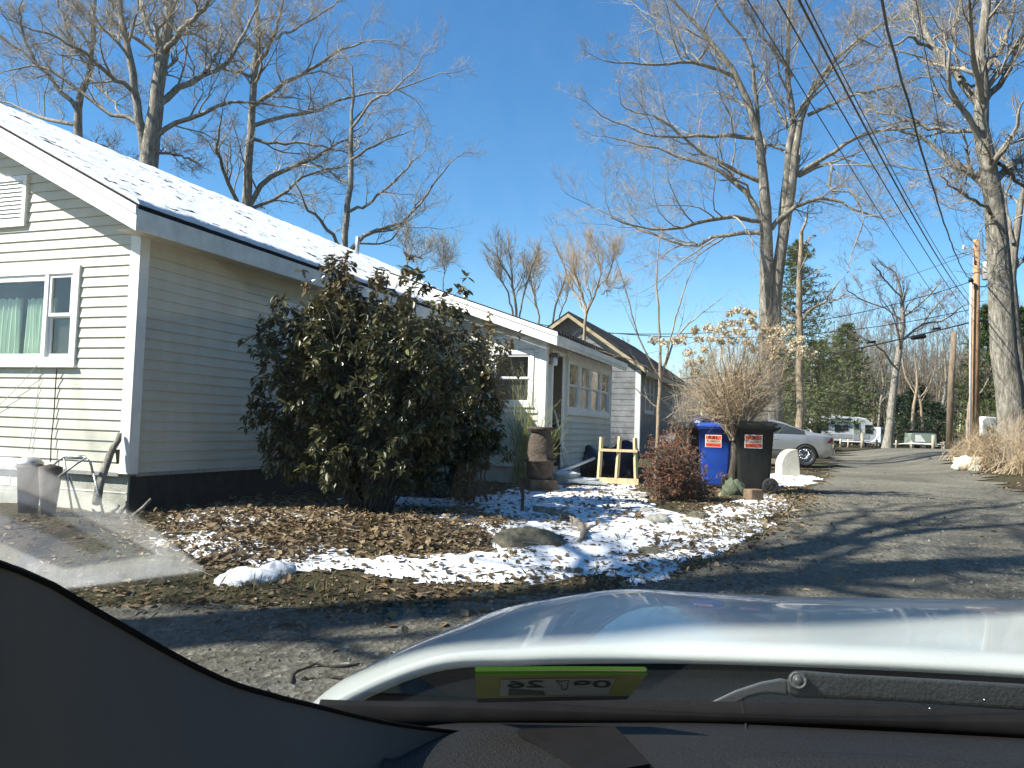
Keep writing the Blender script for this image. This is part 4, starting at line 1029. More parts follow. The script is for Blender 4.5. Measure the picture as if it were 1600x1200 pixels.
def woods(name, label, px0, px1, d0, d1, n, h0, h1, seed):
    r = np.random.default_rng(seed)
    px = r.uniform(px0, px1, n); d = r.uniform(d0, d1, n); h = r.uniform(h0, h1, n)
    P = np.zeros((n, 8, 3)); R = np.zeros((n, 8))
    for k in range(n):
        b = Vector(gp(px[k], d[k])); s = np.linspace(0, 1, 8)
        P[k] = np.array(b)[None] + np.stack([s * r.normal() * .8 + .1 * r.normal(size=8), s * r.normal() * .5, s * h[k] - .2], -1); R[k] = .13 * (1 - .85 * s) * r.uniform(.6, 1.3)
    tb = TB(); tb.tubes(P, R, 4)
    for L in FARL[:3]:
        P, R = grow(P, R, r=r, rmin=.018, **L); tb.tubes(P, R, 3)
    tag(tb.build(name, M['twig_far'], None), label, 'woods', None, 'stuff')
woods('woods', 'hazy mass of bare brown woods far beyond the road end', 1300, 1700, 95, 135, 420, 9, 17, 91)
woods('woods', 'thin bare brush and trees far behind the hydrangea and the grey house', 930, 1300, 75, 120, 170, 5, 10, 92)

# ------------------------------------------------------------------ shrubs
def shrub(name, label, cat, base_px, d, outline, depth_r, seed, nl, levels, leafset, bark, twig, group=None, nbase=.12, stems=(.02, .006), f=.93, base_z=0.0):
    """multi-stemmed shrub filling an outline at its own distance and depth"""
    r = np.random.default_rng(seed)
    b = at(base_px[0], base_px[1], d); b.z = gzf(b.x, b.y)
    root = thing(name, label, cat, b, 0, group)
    xs_ = [q[0] for q in outline]; ys_ = [q[1] for q in outline]; cxp, cyp = (min(xs_) + max(xs_)) / 2, (min(ys_) + max(ys_)) / 2
    P = []; R = []
    while len(P) < nl:
        X = r.uniform(min(xs_), max(xs_)); Y = r.uniform(min(ys_), max(ys_))
        if not in_poly(outline, np.array([X]), np.array([Y]))[0]: continue
        k = math.hypot((X - cxp) / (max(xs_) - cxp), (Y - cyp) / (max(ys_) - cyp)); dd = depth_r * math.sqrt(max(0.05, 1 - k * k)) * r.uniform(-1, 1)
        tgt = at(cxp + (X - cxp) * f, cyp + (Y - cyp) * f, d + dd); a = r.uniform(0, 6.28); st = b + V(math.cos(a) * nbase * r.random(), math.sin(a) * nbase * r.random(), base_z - .05)
        m = st.lerp(tgt, .45) + V(0, 0, .18 * (tgt - st).length) * r.uniform(.2, 1.0) - (tgt - st) * .08
        p, w = resample([st, m, tgt], [stems[0] * r.uniform(.6, 1.2), stems[0] * .6, stems[1]], 10); p[1:-1] += r.normal(size=(8, 3)) * .018
        P.append(p); R.append(w)
    P = np.array(P); R = np.array(R)
    tb = TB(); tb.tubes(P, R, 6)
    ends = [P[:, -1]]; dirs = [P[:, -1] - P[:, -2]]
    tw = TB()
    for L in levels:
        P, R = grow(P, R, r=r, rmin=.0018, **L); tw.tubes(P, R, 4); ends.append(P[:, -1]); dirs.append(P[:, -1] - P[:, -2])
    tb.build('stems', bark, root); tw.build('twigs', twig, root)
    if leafset:
        nper, size, aspect, matl, droop, keep = leafset
        E = np.concatenate(ends[1:]); D = np.concatenate(dirs[1:]); kk = r.random(len(E)) < keep; E = E[kk]; D = D[kk]
        D /= np.linalg.norm(D, axis=1, keepdims=True) + 1e-9
        E2 = np.repeat(E, nper, 0); D2 = np.repeat(D, nper, 0)
        q = r.normal(size=E2.shape); q -= D2 * (q * D2).sum(1, keepdims=True); q /= np.linalg.norm(q, axis=1, keepdims=True) + 1e-9
        dv = q + D2 * r.uniform(-.1, .8, (len(E2), 1)); dv[:, 2] -= droop * r.random(len(E2))
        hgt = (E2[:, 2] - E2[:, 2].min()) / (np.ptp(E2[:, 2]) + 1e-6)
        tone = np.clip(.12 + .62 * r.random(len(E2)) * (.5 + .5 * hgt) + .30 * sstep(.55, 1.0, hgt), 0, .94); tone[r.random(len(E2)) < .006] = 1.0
        E2 = E2 - D2 * r.uniform(0, size * .7, (len(E2), 1))
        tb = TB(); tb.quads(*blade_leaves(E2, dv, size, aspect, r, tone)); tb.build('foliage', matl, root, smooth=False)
    return root
def blade_leaves(c, dv, size, aspect, r, tone):
    """elliptic leaves: two quads folded along the midrib and bent over"""
    N = len(c); dv = dv / (np.linalg.norm(dv, axis=1, keepdims=True) + 1e-9)
    q = np.cross(dv, np.array([0, 0, 1.0])) + r.normal(size=dv.shape) * .35; q -= dv * (q * dv).sum(1, keepdims=True); q /= np.linalg.norm(q, axis=1, keepdims=True) + 1e-9
    nrm = np.cross(q, dv); s = (size * (.65 + .6 * r.random(N)))[:, None]; w = s * aspect * .5
    bend = -(.10 + .15 * r.random((N, 1))) * s * np.sign(nrm[:, 2:3] + 1e-3); lift = .22 * w * np.sign(nrm[:, 2:3] + 1e-3)
    tip = c + dv * s + nrm * bend; a1 = c + dv * s * .33 + nrm * bend * .1; a2 = c + dv * s * .70 + nrm * bend * .45
    L1 = a1 + q * w * .92 + nrm * lift; L2 = a2 + q * w * .85 + nrm * lift; R1 = a1 - q * w * .92 + nrm * lift; R2 = a2 - q * w * .85 + nrm * lift
    A = np.stack([c, L1, L2, tip], 1); B = np.stack([c, tip, R2, R1], 1)
    return np.concatenate([A, B]), np.concatenate([tone, tone])
RH = [dict(n=9, lf=.30, ang=(.4, 1.1), rr=.5, t0=.50, K=5, wig=.14, up=.04, lmin=.12, lmax=.34), dict(n=4, lf=.6, ang=(.4, 1.0), rr=.65, t0=.3, K=4, wig=.14, up=.05, lmin=.07, lmax=.17)]
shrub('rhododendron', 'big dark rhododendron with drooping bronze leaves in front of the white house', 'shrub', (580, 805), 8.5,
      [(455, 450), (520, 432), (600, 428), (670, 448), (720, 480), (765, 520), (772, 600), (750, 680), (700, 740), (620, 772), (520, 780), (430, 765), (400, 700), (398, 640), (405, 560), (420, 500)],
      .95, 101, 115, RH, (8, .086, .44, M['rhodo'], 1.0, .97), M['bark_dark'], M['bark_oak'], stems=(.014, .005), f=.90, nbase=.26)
shrub('rhododendron', 'smaller dark rhododendron leaning on the big one, beside the clay chimney pot', 'shrub', (735, 785), 9.9,
      [(690, 520), (740, 490), (790, 540), (785, 620), (790, 690), (775, 740), (700, 750), (650, 720), (660, 600)], .55, 102, 26, RH, (8, .086, .44, M['rhodo'], 1.0, .95), M['bark_dark'], M['bark_oak'], nbase=.26, stems=(.015, .005))
shrub('barberry_bush', 'rust red barberry bush dusted with snow in front of the bins', 'shrub', (1066, 790), 11.0,
      [(1008, 725), (1018, 700), (1050, 684), (1078, 700), (1100, 730), (1118, 755), (1112, 784), (1060, 790), (1010, 780), (1000, 750)], .5, 103, 90,
      [dict(n=7, lf=.35, ang=(.3, 1.0), rr=.5, t0=.25, K=4, wig=.2, up=.0, lmax=.35), dict(n=4, lf=.6, ang=(.4, 1.0), rr=.6, K=3, wig=.2, lmax=.16)], (4, .034, .55, M['barberry'], .4, .9), M['bark_dark'], M['twig'], nbase=.3, stems=(.008, .003))
shrub('barberry_bush', 'small rust red bush between the sapling and the blue bin', 'shrub', (1052, 735), 14.5,
      [(1030, 690), (1045, 668), (1070, 668), (1082, 690), (1075, 715), (1035, 715)], .3, 104, 40,
      [dict(n=6, lf=.35, ang=(.3, 1.0), rr=.5, t0=.25, K=4, wig=.2, up=.0, lmax=.3), dict(n=4, lf=.6, ang=(.4, 1.0), rr=.6, K=3, wig=.2, lmax=.16)], (4, .04, .55, M['barberry'], .4, .9), M['bark_dark'], M['twig'], nbase=.2, stems=(.008, .003))
shrub('kerria_bush', 'thin green stemmed bush behind the clay chimney pot', 'shrub', (822, 735), 12.8,
      [(780, 660), (800, 600), (830, 600), (850, 640), (880, 660), (890, 700), (870, 720), (790, 725)], .45, 105, 70,
      [dict(n=4, lf=.4, ang=(.2, .7), rr=.6, t0=.3, K=5, wig=.12, up=-.02, lmax=.5), dict(n=2, lf=.5, ang=(.2, .7), rr=.7, K=3, wig=.12, lmax=.3)], None, M['stem_green'], M['stem_green'], nbase=.3, stems=(.006, .003))
hyd = shrub('hydrangea_tree', 'tree hydrangea topped with dried cream flower heads behind the bins', 'shrub', (1146, 765), 12.6,
      [(1050, 570), (1090, 525), (1140, 492), (1190, 500), (1240, 535), (1262, 570), (1250, 605), (1215, 628), (1150, 630), (1085, 628), (1045, 605)], .95, 106, 95,
      [dict(n=8, lf=.42, ang=(.45, 1.2), rr=.5, t0=.25, K=5, wig=.22, up=.02, lmin=.2, lmax=.7), dict(n=4, lf=.5, ang=(.4, 1.1), rr=.65, K=4, wig=.25, up=.02, lmax=.35)], None, M['bark_tan'], M['twig_tan'], nbase=.07, stems=(.016, .003), base_z=.88)
r_ = np.random.default_rng(107)
heads = [(1140, 490), (1152, 484), (1166, 488), (1177, 491), (1141, 505), (1120, 516), (1105, 513), (1150, 516), (1135, 521), (1160, 520), (1181, 511), (1092, 530), (1086, 516), (1205, 516), (1216, 514), (1236, 511), (1226, 521), (1250, 531), (1255, 546), (1241, 536), (1263, 548), (1268, 555), (1258, 554), (1200, 541), (1216, 545), (1040, 536), (1055, 533), (1066, 530), (1022, 531), (1086, 581), (1100, 546), (1190, 526), (1075, 551),
         (1112, 530), (1126, 534), (1145, 532), (1168, 534), (1207, 528), (1196, 515), (1222, 534), (1232, 546), (1210, 556), (1178, 545), (1095, 562), (1080, 568), (1158, 505), (1130, 508), (1173, 502)]
tb = TB(); cc = []; nn = []
for (hx, hy) in heads:
    c = np.array(at(hx, hy, 12.6 + r_.uniform(-.6, .6))); m = 75; dv = r_.normal(size=(m, 3)); dv /= np.linalg.norm(dv, axis=1, keepdims=True); dv[:, 2] *= .75
    rr_ = r_.uniform(.060, .105); cc.append(c + dv * rr_ * r_.uniform(.5, 1, (m, 1))); nn.append(r_.random(m) * .6 + r_.random() * .4)
cc = np.concatenate(cc); tb.quads(leaf_quads(cc, .042, r_, .1, .9), np.concatenate(nn)); tb.build('flower_heads', M['flower_head'], hyd, smooth=False)
tk = MB(); b = hyd.location; tk.tube([b + V(0, 0, -.1), b + V(-.02, 0, .3), b + V(.02, 0, .55), b + V(.0, .0, .85)], [.09, .065, .06, .04], 10); tk.build('trunk', M['bark_dark'], hyd, world=True)
BR = [dict(n=5, lf=.45, ang=(.2, .8), rr=.6, t0=.2, K=5, wig=.12, up=-.01, lmax=.9), dict(n=3, lf=.5, ang=(.3, .8), rr=.7, K=4, wig=.14, lmax=.45)]
for k, (px, py, d, ol, lb) in enumerate([
        (1560, 745, 20, [(1515, 690), (1530, 660), (1570, 645), (1600, 650), (1610, 720), (1560, 738), (1510, 730)], 'tan leafless brush at the right edge below the thick tree'),
        (1610, 740, 18, [(1575, 680), (1590, 655), (1630, 650), (1650, 700), (1640, 735), (1580, 740)], 'tan leafless brush cut by the right edge'),
        (1515, 725, 25, [(1490, 705), (1505, 680), (1530, 668), (1545, 690), (1535, 715), (1500, 718)], 'low tan brush in front of the utility pole foot')]):
    shrub('brush', lb, 'shrub', (px, py), d, ol, 1.2, 110 + k, 75, BR, None, M['twig_tan'], M['twig_tan'], 'tan brush on the roadside bank', nbase=1.0, stems=(.010, .004))
for k, (px, d, ol, lb) in enumerate([(1085, 21, [(1045, 640), (1055, 600), (1085, 570), (1115, 600), (1120, 650), (1060, 660)], 'brown leafless shrub beside the grey house wall'), (1180, 22, [(1140, 640), (1160, 590), (1190, 570), (1215, 620), (1200, 655)], 'brown leafless shrub behind the hydrangea')]):
    shrub('brush', lb, 'shrub', (px, 700), d, ol, .9, 120 + k, 60, BR, None, M['twig'], M['twig'], None, nbase=.5, stems=(.012, .004))

# evergreen wood added out of view to hold sky light off the house
def added_evergreen_wood():
    r = np.random.default_rng(300); tb = TB(); P = []; R = []
    for k in range(34):
        f = k / 33; x = 13 + 26 * f + r.uniform(-1.5, 3); y = -14 + 46 * f + r.uniform(-2, 2); h = r.uniform(12, 18); g = gzf(x, y)
        s = np.linspace(0, 1, 8); P.append(np.stack([x + 0 * s, y + 0 * s, g - .2 + h * s], -1)); R.append(.22 * (1 - .9 * s))
        m = 800; u = r.random(m) ** .8; a = r.uniform(0, 6.28, m); rad = 2.9 * (1 - u) ** .8 * np.sqrt(r.random(m)) + .1
        c = np.stack([x + rad * np.cos(a), y + rad * np.sin(a), g + .6 + (h - .6) * u], -1); dv = np.stack([np.cos(a), np.sin(a), -.2 + .4 * r.random(m)], -1) + r.normal(size=(m, 3)) * .4
        tb.quads(leaf_quads(c, .75, r, dirs=dv, aspect=.5), r.random(m) * .6)
    tb.tubes(np.array(P), np.array(R), 6)
    tag(tb.build('woods', M['spruce'], None, smooth=False), 'dark evergreen wood added unseen beyond the right edge to shade the house', 'woods', None, 'stuff')
added_evergreen_wood()
# ------------------------------------------------------------------ wheeled bins
M['bin_blue'] = mat('bin_blue', (0.010, 0.058, 0.34), 0.42, 0.15, 6.0, 0.1, 60)
M['bin_black'] = mat('bin_black', (0.013, 0.015, 0.0145), 0.55, 0.3, 6.0, 0.1, 60, spec=.3)
M['orange'] = mat('orange', (0.80, 0.12, 0.045), 0.45, 0.05)
M['ink_red'] = mat('ink_red', (0.42, 0.03, 0.025), 0.5)
M['white_paint'] = mat('white_paint', (0.82, 0.80, 0.77), 0.5, 0.05)
M['ink'] = mat('ink', (0.015, 0.012, 0.012), 0.5)
def rrect(w, d, r, n=4):
    pts = []
    for sx, sy, a0 in ((1, 1, 0), (-1, 1, 90), (-1, -1, 180), (1, -1, 270)):
        for k in range(n + 1):
            a = math.radians(a0 + 90 * k / n); pts.append((sx * (w / 2 - r) + r * math.cos(a), sy * (d / 2 - r) + r * math.sin(a)))
    return pts
def loft(mb, secs, smooth=True, capa=True, capb=True):
    """secs: list of rings of points"""
    n = len(secs[0]); mb.grid(secs, smooth, True)
    if capa: mb.add(secs[0], [tuple(range(n - 1, -1, -1))])
    if capb: mb.add(secs[-1], [tuple(range(n))])
def wheel_parts(parent, c, R, w, axis, spoke=5, name='wheel', rimmat=None):
    root = bpy.data.objects.new(name, None); COL.objects.link(root); root.parent = parent; root.location = c
    t = MB(); ri = R * .68
    t.lathe([(ri, -w * .45), (R * .90, -w * .5), (R * .98, -w * .38), (R, -w * .15), (R, w * .15), (R * .98, w * .38), (R * .90, w * .5), (ri, w * .45), (ri, -w * .45)], (0, 0, 0), 28, axis); t.build('tyre', M['rubber'], root)
    s = MB(); s.lathe([(ri * .99, -w * .44), (ri * .99, w * .44), (ri * .90, w * .46), (ri * .88, w * .2), (.004, w * .2)], (0, 0, 0), 28, axis)
    s.lathe([(ri * .99, -w * .44), (ri * .90, -w * .46), (ri * .88, -w * .2), (.004, -w * .2)], (0, 0, 0), 28, axis)
    for sd_ in (1, -1):
        s.lathe([(ri * .26, sd_ * w * .2), (ri * .22, sd_ * w * .44), (.004, sd_ * w * .46)], (0, 0, 0), 14, axis)
        for k in range(spoke):
            a = 2 * math.pi * k / spoke
            d = {'y': V(math.cos(a), 0, math.sin(a)), 'x': V(0, math.cos(a), math.sin(a))}[axis]; o = {'y': V(0, 1, 0), 'x': V(1, 0, 0)}[axis] * sd_
            s.tube([d * ri * .2 + o * w * .42, d * ri * .93 + o * w * .40], [ri * .07, ri * .055], 5)
    s.build('rim', rimmat or M['black'], root)
    return root
def wheel_bin(label, d, px, base_py, w, dep, h, body_m, rz, lean=0, bag=False):
    p = at(px, base_py, d); p.z = gzf(p.x, p.y) + .015
    t = thing('wheelie_bin', label, 'bin', p, rz, 'roadside wheeled bins')
    b = MB(); secs = []
    for z, k in ((0.05, .80), (.09, .83), (h * .55, .92), (h - .10, 1.0)): secs.append([V(x, y, z) for x, y in rrect(w * k, dep * (k * .9 + .08), .05)])
    secs.append([V(x, y, h - .10) for x, y in rrect(w * 1.07, dep * 1.05, .05)]); secs.append([V(x, y, h - .045) for x, y in rrect(w * 1.07, dep * 1.05, .05)])
    loft(b, secs); b.build('body', body_m, t)
    l = MB(); secs = [[V(x - .015, y, h - .043) for x, y in rrect(w * 1.10, dep * 1.08, .06)], [V(x - .015, y, h - .01) for x, y in rrect(w * 1.10, dep * 1.08, .06)], [V(x - .01, y, h + .028) for x, y in rrect(w * .92, dep * .86, .08)]]
    loft(l, secs)
    for yy in (-.18, .18): l.tube([V(w * .5, yy, h - .02), V(w * .62, yy, h - .01)], .02, 8)
    l.build('lid', body_m, t, bevel=.004)
    hd = MB(); hd.tube([V(w * .5, -dep * .4, h - .12), V(w * .66, -dep * .4, h - .07), V(w * .66, dep * .4, h - .07), V(w * .5, dep * .4, h - .12)], .016, 8); hd.build('handle', body_m, t)
    ax = MB(); ax.tube([V(w * .40, -dep * .5, .13), V(w * .40, dep * .5, .13)], .012, 8); ax.build('axle', M['steel'], t)
    for s_ in (-1, 1): wheel_parts(t, V(w * .40, s_ * (dep * .46 + .03), .125), .125, .06, 'y', 7)
    # printed notice on the side towards the drive
    st = bpy.data.objects.new('notice', None); COL.objects.link(st); st.parent = t
    zc = h * .735; kk = .92 + .08 * (zc - h * .55) / (h - .10 - h * .55); yc = -dep * (kk * .9 + .08) / 2
    tilt = math.atan2(dep * .9 * .08 / 2, h * .45 - .10)
    st.location = (w * .0 - .03, yc - .004, zc); st.rotation_euler = (tilt, 0, math.radians(0))
    def pane(x0, x1, z0, z1, y0, y1, m, nm): q = MB(); q.b2((x0, y1, z0), (x1, y0, z1)); q.build(nm, m, st)
    pane(-.135, .135, -.105, .105, 0, -.003, M['white_paint'], 'label_border'); pane(-.125, .125, -.095, .095, -.0032, -.005, M['orange'], 'label_ground')
    pane(-.125, .125, -.034, .026, -.0052, -.0058, mat_pink, 'label_band')
    text_obj('lettering', 'R&L', .090, M['ink'], st, (0, -.0065, .060), (1, 0, 0), (0, 0, 1), sx=1.15)
    text_obj('lettering', 'RUBBISH', .058, M['ink'], st, (0, -.0065, -.004), (1, 0, 0), (0, 0, 1))
    text_obj('lettering', 'REMOVAL', .052, M['ink_red'], st, (0, -.0065, -.066), (1, 0, 0), (0, 0, 1))
    return t
mat_pink = mat('pink_band', (0.78, 0.55, 0.44), 0.5, 0.05)
wheel_bin('black wheeled bin with an orange notice, right of the blue bin', 12.7, 1173, 772, .58, .66, 1.10, M['bin_black'], math.radians(-6))
wheel_bin('blue wheeled bin with an orange notice, stuffed under a dark rubbish bag', 13.8, 1116, 765, .56, .64, 1.08, M['bin_blue'], math.radians(-14))
pb = at(1085, 760, 15.2); pb.z = gzf(pb.x, pb.y)
b3 = thing('wheelie_bin', 'plain black bin mostly hidden behind the blue bin', 'bin', pb, .2, 'roadside wheeled bins')
q = MB(); loft(q, [[V(x, y, z) for x, y in rrect(.6 * k, .6 * k, .05)] for z, k in ((.05, .8), (.6, .93), (1.02, 1.0))]); q.build('body', M['bin_black'], b3)
q = MB(); loft(q, [[V(x, y, z) for x, y in rrect(.66 * k, .66 * k, .05)] for z, k in ((1.022, 1), (1.10, 1), (1.14, .85))]); q.build('lid', M['bin_black'], b3)
M['bag_blue'] = mat('bag_blue', (0.012, 0.018, 0.06), 0.32, 0.3, 8, 0.6, 22)
M['bag_black'] = mat('bag_black', (0.012, 0.013, 0.016), 0.28, 0.3, 8, 0.7, 18)
p = at(1107, 662, 13.9)
bg = thing('rubbish_bag', 'dark blue rubbish bag lying on the lid of the blue bin', 'bag', p + V(0, 0, -.08))
q = MB(); q.blob((0, 0, .09), (.26, .22, .13), 5, .35); q.build('sack', M['bag_blue'], bg)
q = MB(); q.blob((.17, -.12, .13), (.035, .03, .045), 6, .4, 8); q.build('knot', mat('pink', (0.75, .22, .34), .5), bg)
p = at(914, 728, 16.2); p.z = gzf(p.x, p.y)
bg = thing('rubbish_bag', 'full black rubbish bag slumped against the porch wall', 'bag', p)
q = MB(); q.blob((0, 0, .26), (.36, .32, .34), 8, .3); q.build('sack', M['bag_black'], bg)
q = MB(); q.blob((-.05, -.05, .58), (.07, .06, .08), 9, .5, 8); q.build('knot', M['bag_black'], bg)
p = at(968, 705, 17.3); p.z = gzf(p.x, p.y)
bg = thing('tarpaulin', 'dark blue tarpaulin heap behind the small wooden frame', 'tarpaulin', p)
q = MB(); q.blob((0, 0, .28), (.45, .35, .42), 12, .5); q.build('sheet', M['bag_blue'], bg)
# ------------------------------------------------------------------ small wooden frame
M['pine_wood'] = mat('pine_wood', (0.60, 0.46, 0.26), 0.6, 0.2, 5, 0.1, 30, stretch=(4, 4, .6))
p = at(965, 748, 13.6); p.z = gzf(p.x, p.y)
wf = thing('wooden_frame', 'small raw pine frame of three posts standing in the snow', 'frame', p, math.radians(-14))
for x, t_ in ((-.31, .02), (0, .025), (.30, -.02)):
    q = MB(); q.tube([V(x - t_, 0, -.02), V(x + t_, 0, .84 - .02 * abs(x) * 3)], .037, 4, False); q.build('post', M['pine_wood'], wf)
q = MB(); q.box((0, -.045, .60), (.66, .025, .045)); q.build('rail', M['pine_wood'], wf)
q = MB(); q.box((0, -.047, .08), (.72, .03, .10)); q.build('rail', M['pine_wood'], wf)
# ------------------------------------------------------------------ clay chimney pot on blocks, tub, pots
M['clay'] = mat('clay', (0.066, 0.050, 0.038), 0.9, 0.6, 9, 0.9, 26)
M['mossy'] = mat('mossy', (0.105, 0.095, 0.062), 0.95, 0.65, 9, 0.9, 22)
p = at(843, 768, 11.9); p.z = gzf(p.x, p.y)
cp = thing('chimney_pot', 'weathered clay chimney pot on square blocks beside the rhododendron', 'chimney pot', p, .3)
q = MB(); q.lathe([(.17, .20), (.20, .24), (.205, .44), (.235, .45), (.235, .475), (.19, .48), (.20, .58), (.19, .72), (.155, .86), (.15, .90), (.205, .92), (.21, .965), (.17, .97), (.15, .93), (.14, .6), (.002, .55)], (0, 0, 0), 28); q.build('pot', M['clay'], cp)
q = MB(); q.box((0, 0, .105), (.44, .40, .17)); q.build('block', M['clay'], cp, bevel=.02)
q = MB(); q.box((.02, 0, .01), (.50, .46, .06)); q.build('base', M['mossy'], cp, bevel=.015)
p = at(884, 759, 13.3); p.z = gzf(p.x, p.y) + .01
tubo = thing('tub', 'shallow pale grey tub heaped with snow beside the chimney pot', 'tub', p)
q = MB(); q.lathe([(.17, 0), (.20, .03), (.225, .17), (.245, .18), (.245, .20), (.215, .20), (.20, .12), (.002, .10)], (0, 0, 0), 28); q.build('shell', mat('tub_plastic', (.42, .43, .40), .5, .15), tubo)
q = MB(); q.blob((0, 0, .17), (.20, .20, .06), 4, .25, 10); q.build('snow_fill', M['snow'], tubo)
p = gat(912, 760)
sl = thing('board', 'flat pale board lying on the snow before the tub', 'board', p + V(0, 0, .03), .2)
q = MB(); q.box((0, 0, .05), (.68, .42, .05), Matrix.Rotation(.06, 3, 'Y')); q.build('plank', M['old_trim'], sl, bevel=.006)
q = MB(); q.blob((0, 0, .085), (.30, .17, .03), 15, .3, 10); q.build('snow_crust', M['snow'], sl)
p = at(1146, 762, 12.1); p.z = gzf(p.x, p.y)
gp_ = thing('sack', 'dull mossy green sack slumped at the foot of the hydrangea', 'sack', p)
q = MB(); q.blob((0, 0, .05), (.17, .14, .17), 61, .7, 18, 2.4); q.build('cloth', mat('green_sack', (.075, .09, .055), .85, .45, 9, .4, 25), gp_)
p = at(1177, 788, 11.2); p.z = gzf(p.x, p.y)
bp_ = thing('brick', 'brown mossy brick lying below the black bin', 'brick', p, .5)
q = MB(); q.box((0, 0, .075), (.24, .17, .18)); q.build('brick_body', mat('brick_brown', (.17, .115, .07), .9, .4, 10, .4, 30), bp_, bevel=.02)
# poles leaning by the porch door
def pole(label, a, b, r0, m, name='pole', cat='pole'):
    o = thing(name, label, cat, a); q = MB(); q.tube([a, (Vector(a) + Vector(b)) / 2 + V(0, 0, -.004), b], r0, 10); q.build('shaft', m, o, world=True); return o
def gz3(px, py, d): p = at(px, py, d); p.z = gzf(p.x, p.y) + .01; return p
pole('white metal pole leaning by the porch door, the longer one', gz3(896, 735, 14.6), at(866, 640, 14.4), .016, M['trim'])
pole('thin grey pole leaning beside the longer white one', gz3(888, 738, 14.3), at(868, 652, 14.35), .012, M['steel'])
o = pole('white plastic pipe propped low across the tub', at(872, 738, 13.4) , at(929, 716, 14.0), .024, M['trim'], 'pipe', 'pipe')
# curved old branch in the snow, stake, moss mound, stones
def ground_path(pxs, dz): return [gat(*q) + V(0, 0, dz) for q in pxs]
pts = ground_path([(834, 800), (855, 806), (873, 810), (893, 818), (908, 832), (912, 845), (904, 853)], .05)
P_, R_ = resample(pts, [.035, .046, .030, .042, .034, .036, .018], 40); r2 = np.random.default_rng(3); P_ += r2.normal(size=(40, 3)) * .005; P_[:, 2] -= .004
o = thing('fallen_branch', 'thick curved grey branch lying on the snow beside the mossy boulder', 'branch', pts[0]); q = MB(); q.tube(P_, R_ * (1 + .16 * r2.normal(size=40)), 9)
for k_, dx_, dy_ in ((10, .10, .07), (22, -.08, .10), (31, .11, .02)):
    a_ = Vector(P_[k_]); q.tube([a_, a_ + V(dx_ * .6, dy_ * .6, .05), a_ + V(dx_, dy_, .06)], [.02, .014, .006], 6)
q.build('wood', M['bark_oak'], o, world=True)
p = gat(815, 801)
o = thing('stake', 'short dark forked stake standing in the snow below the chimney pot', 'stake', p); q = MB(); q.tube([p + V(0, 0, -.05), p + V(.01, 0, .15), p + V(.0, 0, .32)], [.022, .018, .02], 7); q.tube([p + V(0, 0, .2), p + V(-.06, .02, .36)], [.012, .008], 6); q.build('wood', M['bark_dark'], o, world=True)
p = gat(820, 852)
o = thing('boulder', 'low mossy green boulder at the edge of the leaf litter', 'boulder', p); q = MB(); q.blob((0, 0, .0), (.31, .25, .12), 21, .5, 22, 2.6); q.build('rock', M['mossy'], o)
for k, (px, py, s_, m, lb) in enumerate([(1010, 802, .09, 'stone', 'small grey stone in the snow below the barberry'), (1030, 817, .13, 'stone', 'round grey stone in the snow, largest below the barberry'), (1017, 870, .11, 'mossy', 'dark mossy stone in the snow near the road edge'),
                                         (1090, 812, .12, 'mossy', 'flat dark stone half buried below the barberry, nearest the road'), (978, 800, .07, 'stone', 'small dark stone in the snow left of the barberry'),
                                         (1242, 800, .05, 'tan_board', 'small yellow wood scrap on the road edge'), (1005, 778, .07, 'stone', 'little stone against the wooden frame corner')]):
    p = gat(px, py); o = thing('stone', lb, 'stone', p); q = MB(); q.blob((0, 0, s_ * .2), (s_, s_ * .8, s_ * .5), 30 + k, .5, 14, 2.4); q.build('rock', M[m], o)
M['pale_stone'] = mat('pale_stone', (0.50, 0.47, 0.37), .9, .25, 7, .4, 25)
for k, (px, py, s_, lb) in enumerate([(1507, 731, .28, 'pale round boulder on the right verge, highest of the cluster'), (1517, 734, .32, 'pale round boulder on the right verge, largest of the cluster'), (1498, 734, .18, 'small pale boulder at the left of the verge cluster'), (1525, 737, .16, 'small pale boulder at the right of the verge cluster')]):
    p = gat(px, py); o = thing('boulder', lb, 'boulder', p, k); q = MB(); q.blob((0, 0, s_ * .40), (s_, s_ * .8, s_ * .7), 40 + k, .42, 14, 2.2); q.build('rock', M['pale_stone'], o)
# low stone guard post (quarter round)
p = at(1231, 746, 18.2); p.z = gzf(p.x, p.y)
o = thing('guard_stone', 'white rounded guard stone between the black bin and the silver sedan', 'guard stone', p, math.radians(8))
prof = [(-.24, 0), (.23, 0), (.20, .36), (.155, .62), (.10, .63)] + [(-.24 + .34 * (1 - math.cos(a)), .22 + .41 * math.sin(a)) for a in np.linspace(1.4, 0.1, 8)]
q = MB(); q.prism(prof, lambda u_, v_, h: V(u_, h, v_), -.16, .16); q.build('stone_body', mat('chalk', (.47, .44, .36), .8, .15, 5, .3, 20), o, bevel=.02)
# ------------------------------------------------------------------ silver sedan
M['silver'] = mat('silver', (0.42, 0.43, 0.435), 0.26, 0.06, 3.0, metal=0.55, coat=0.8)
M['car_glass'] = glass_mat('car_glass', (0.30, 0.34, 0.32), 1.5, 1.8)
mat_dark_glass = mat("dark_glass", (.03, .04, .04), .04, .1, 3, spec=.9)
M['lower_trim'] = mat('lower_trim', (0.22, 0.22, 0.21), .45, .15)
cz = V(7.25, 24.75, 0); cz.z = gzf(cz.x, cz.y) + .03
car = thing('parked_car', 'silver four door sedan parked with its rear towards the drive', 'car', cz, math.pi - .03)
LEN = 2.56
def zt(x): return float(np.interp(x, [-2.56, -2.50, -2.35, -1.95, -1.55, -1.0, -.5, 0, .5, 1.0, 1.55, 2.1, 2.45, 2.56], [.80, .93, .995, 1.035, 1.13, 1.34, 1.455, 1.485, 1.455, 1.31, 1.04, .92, .78, .66]))
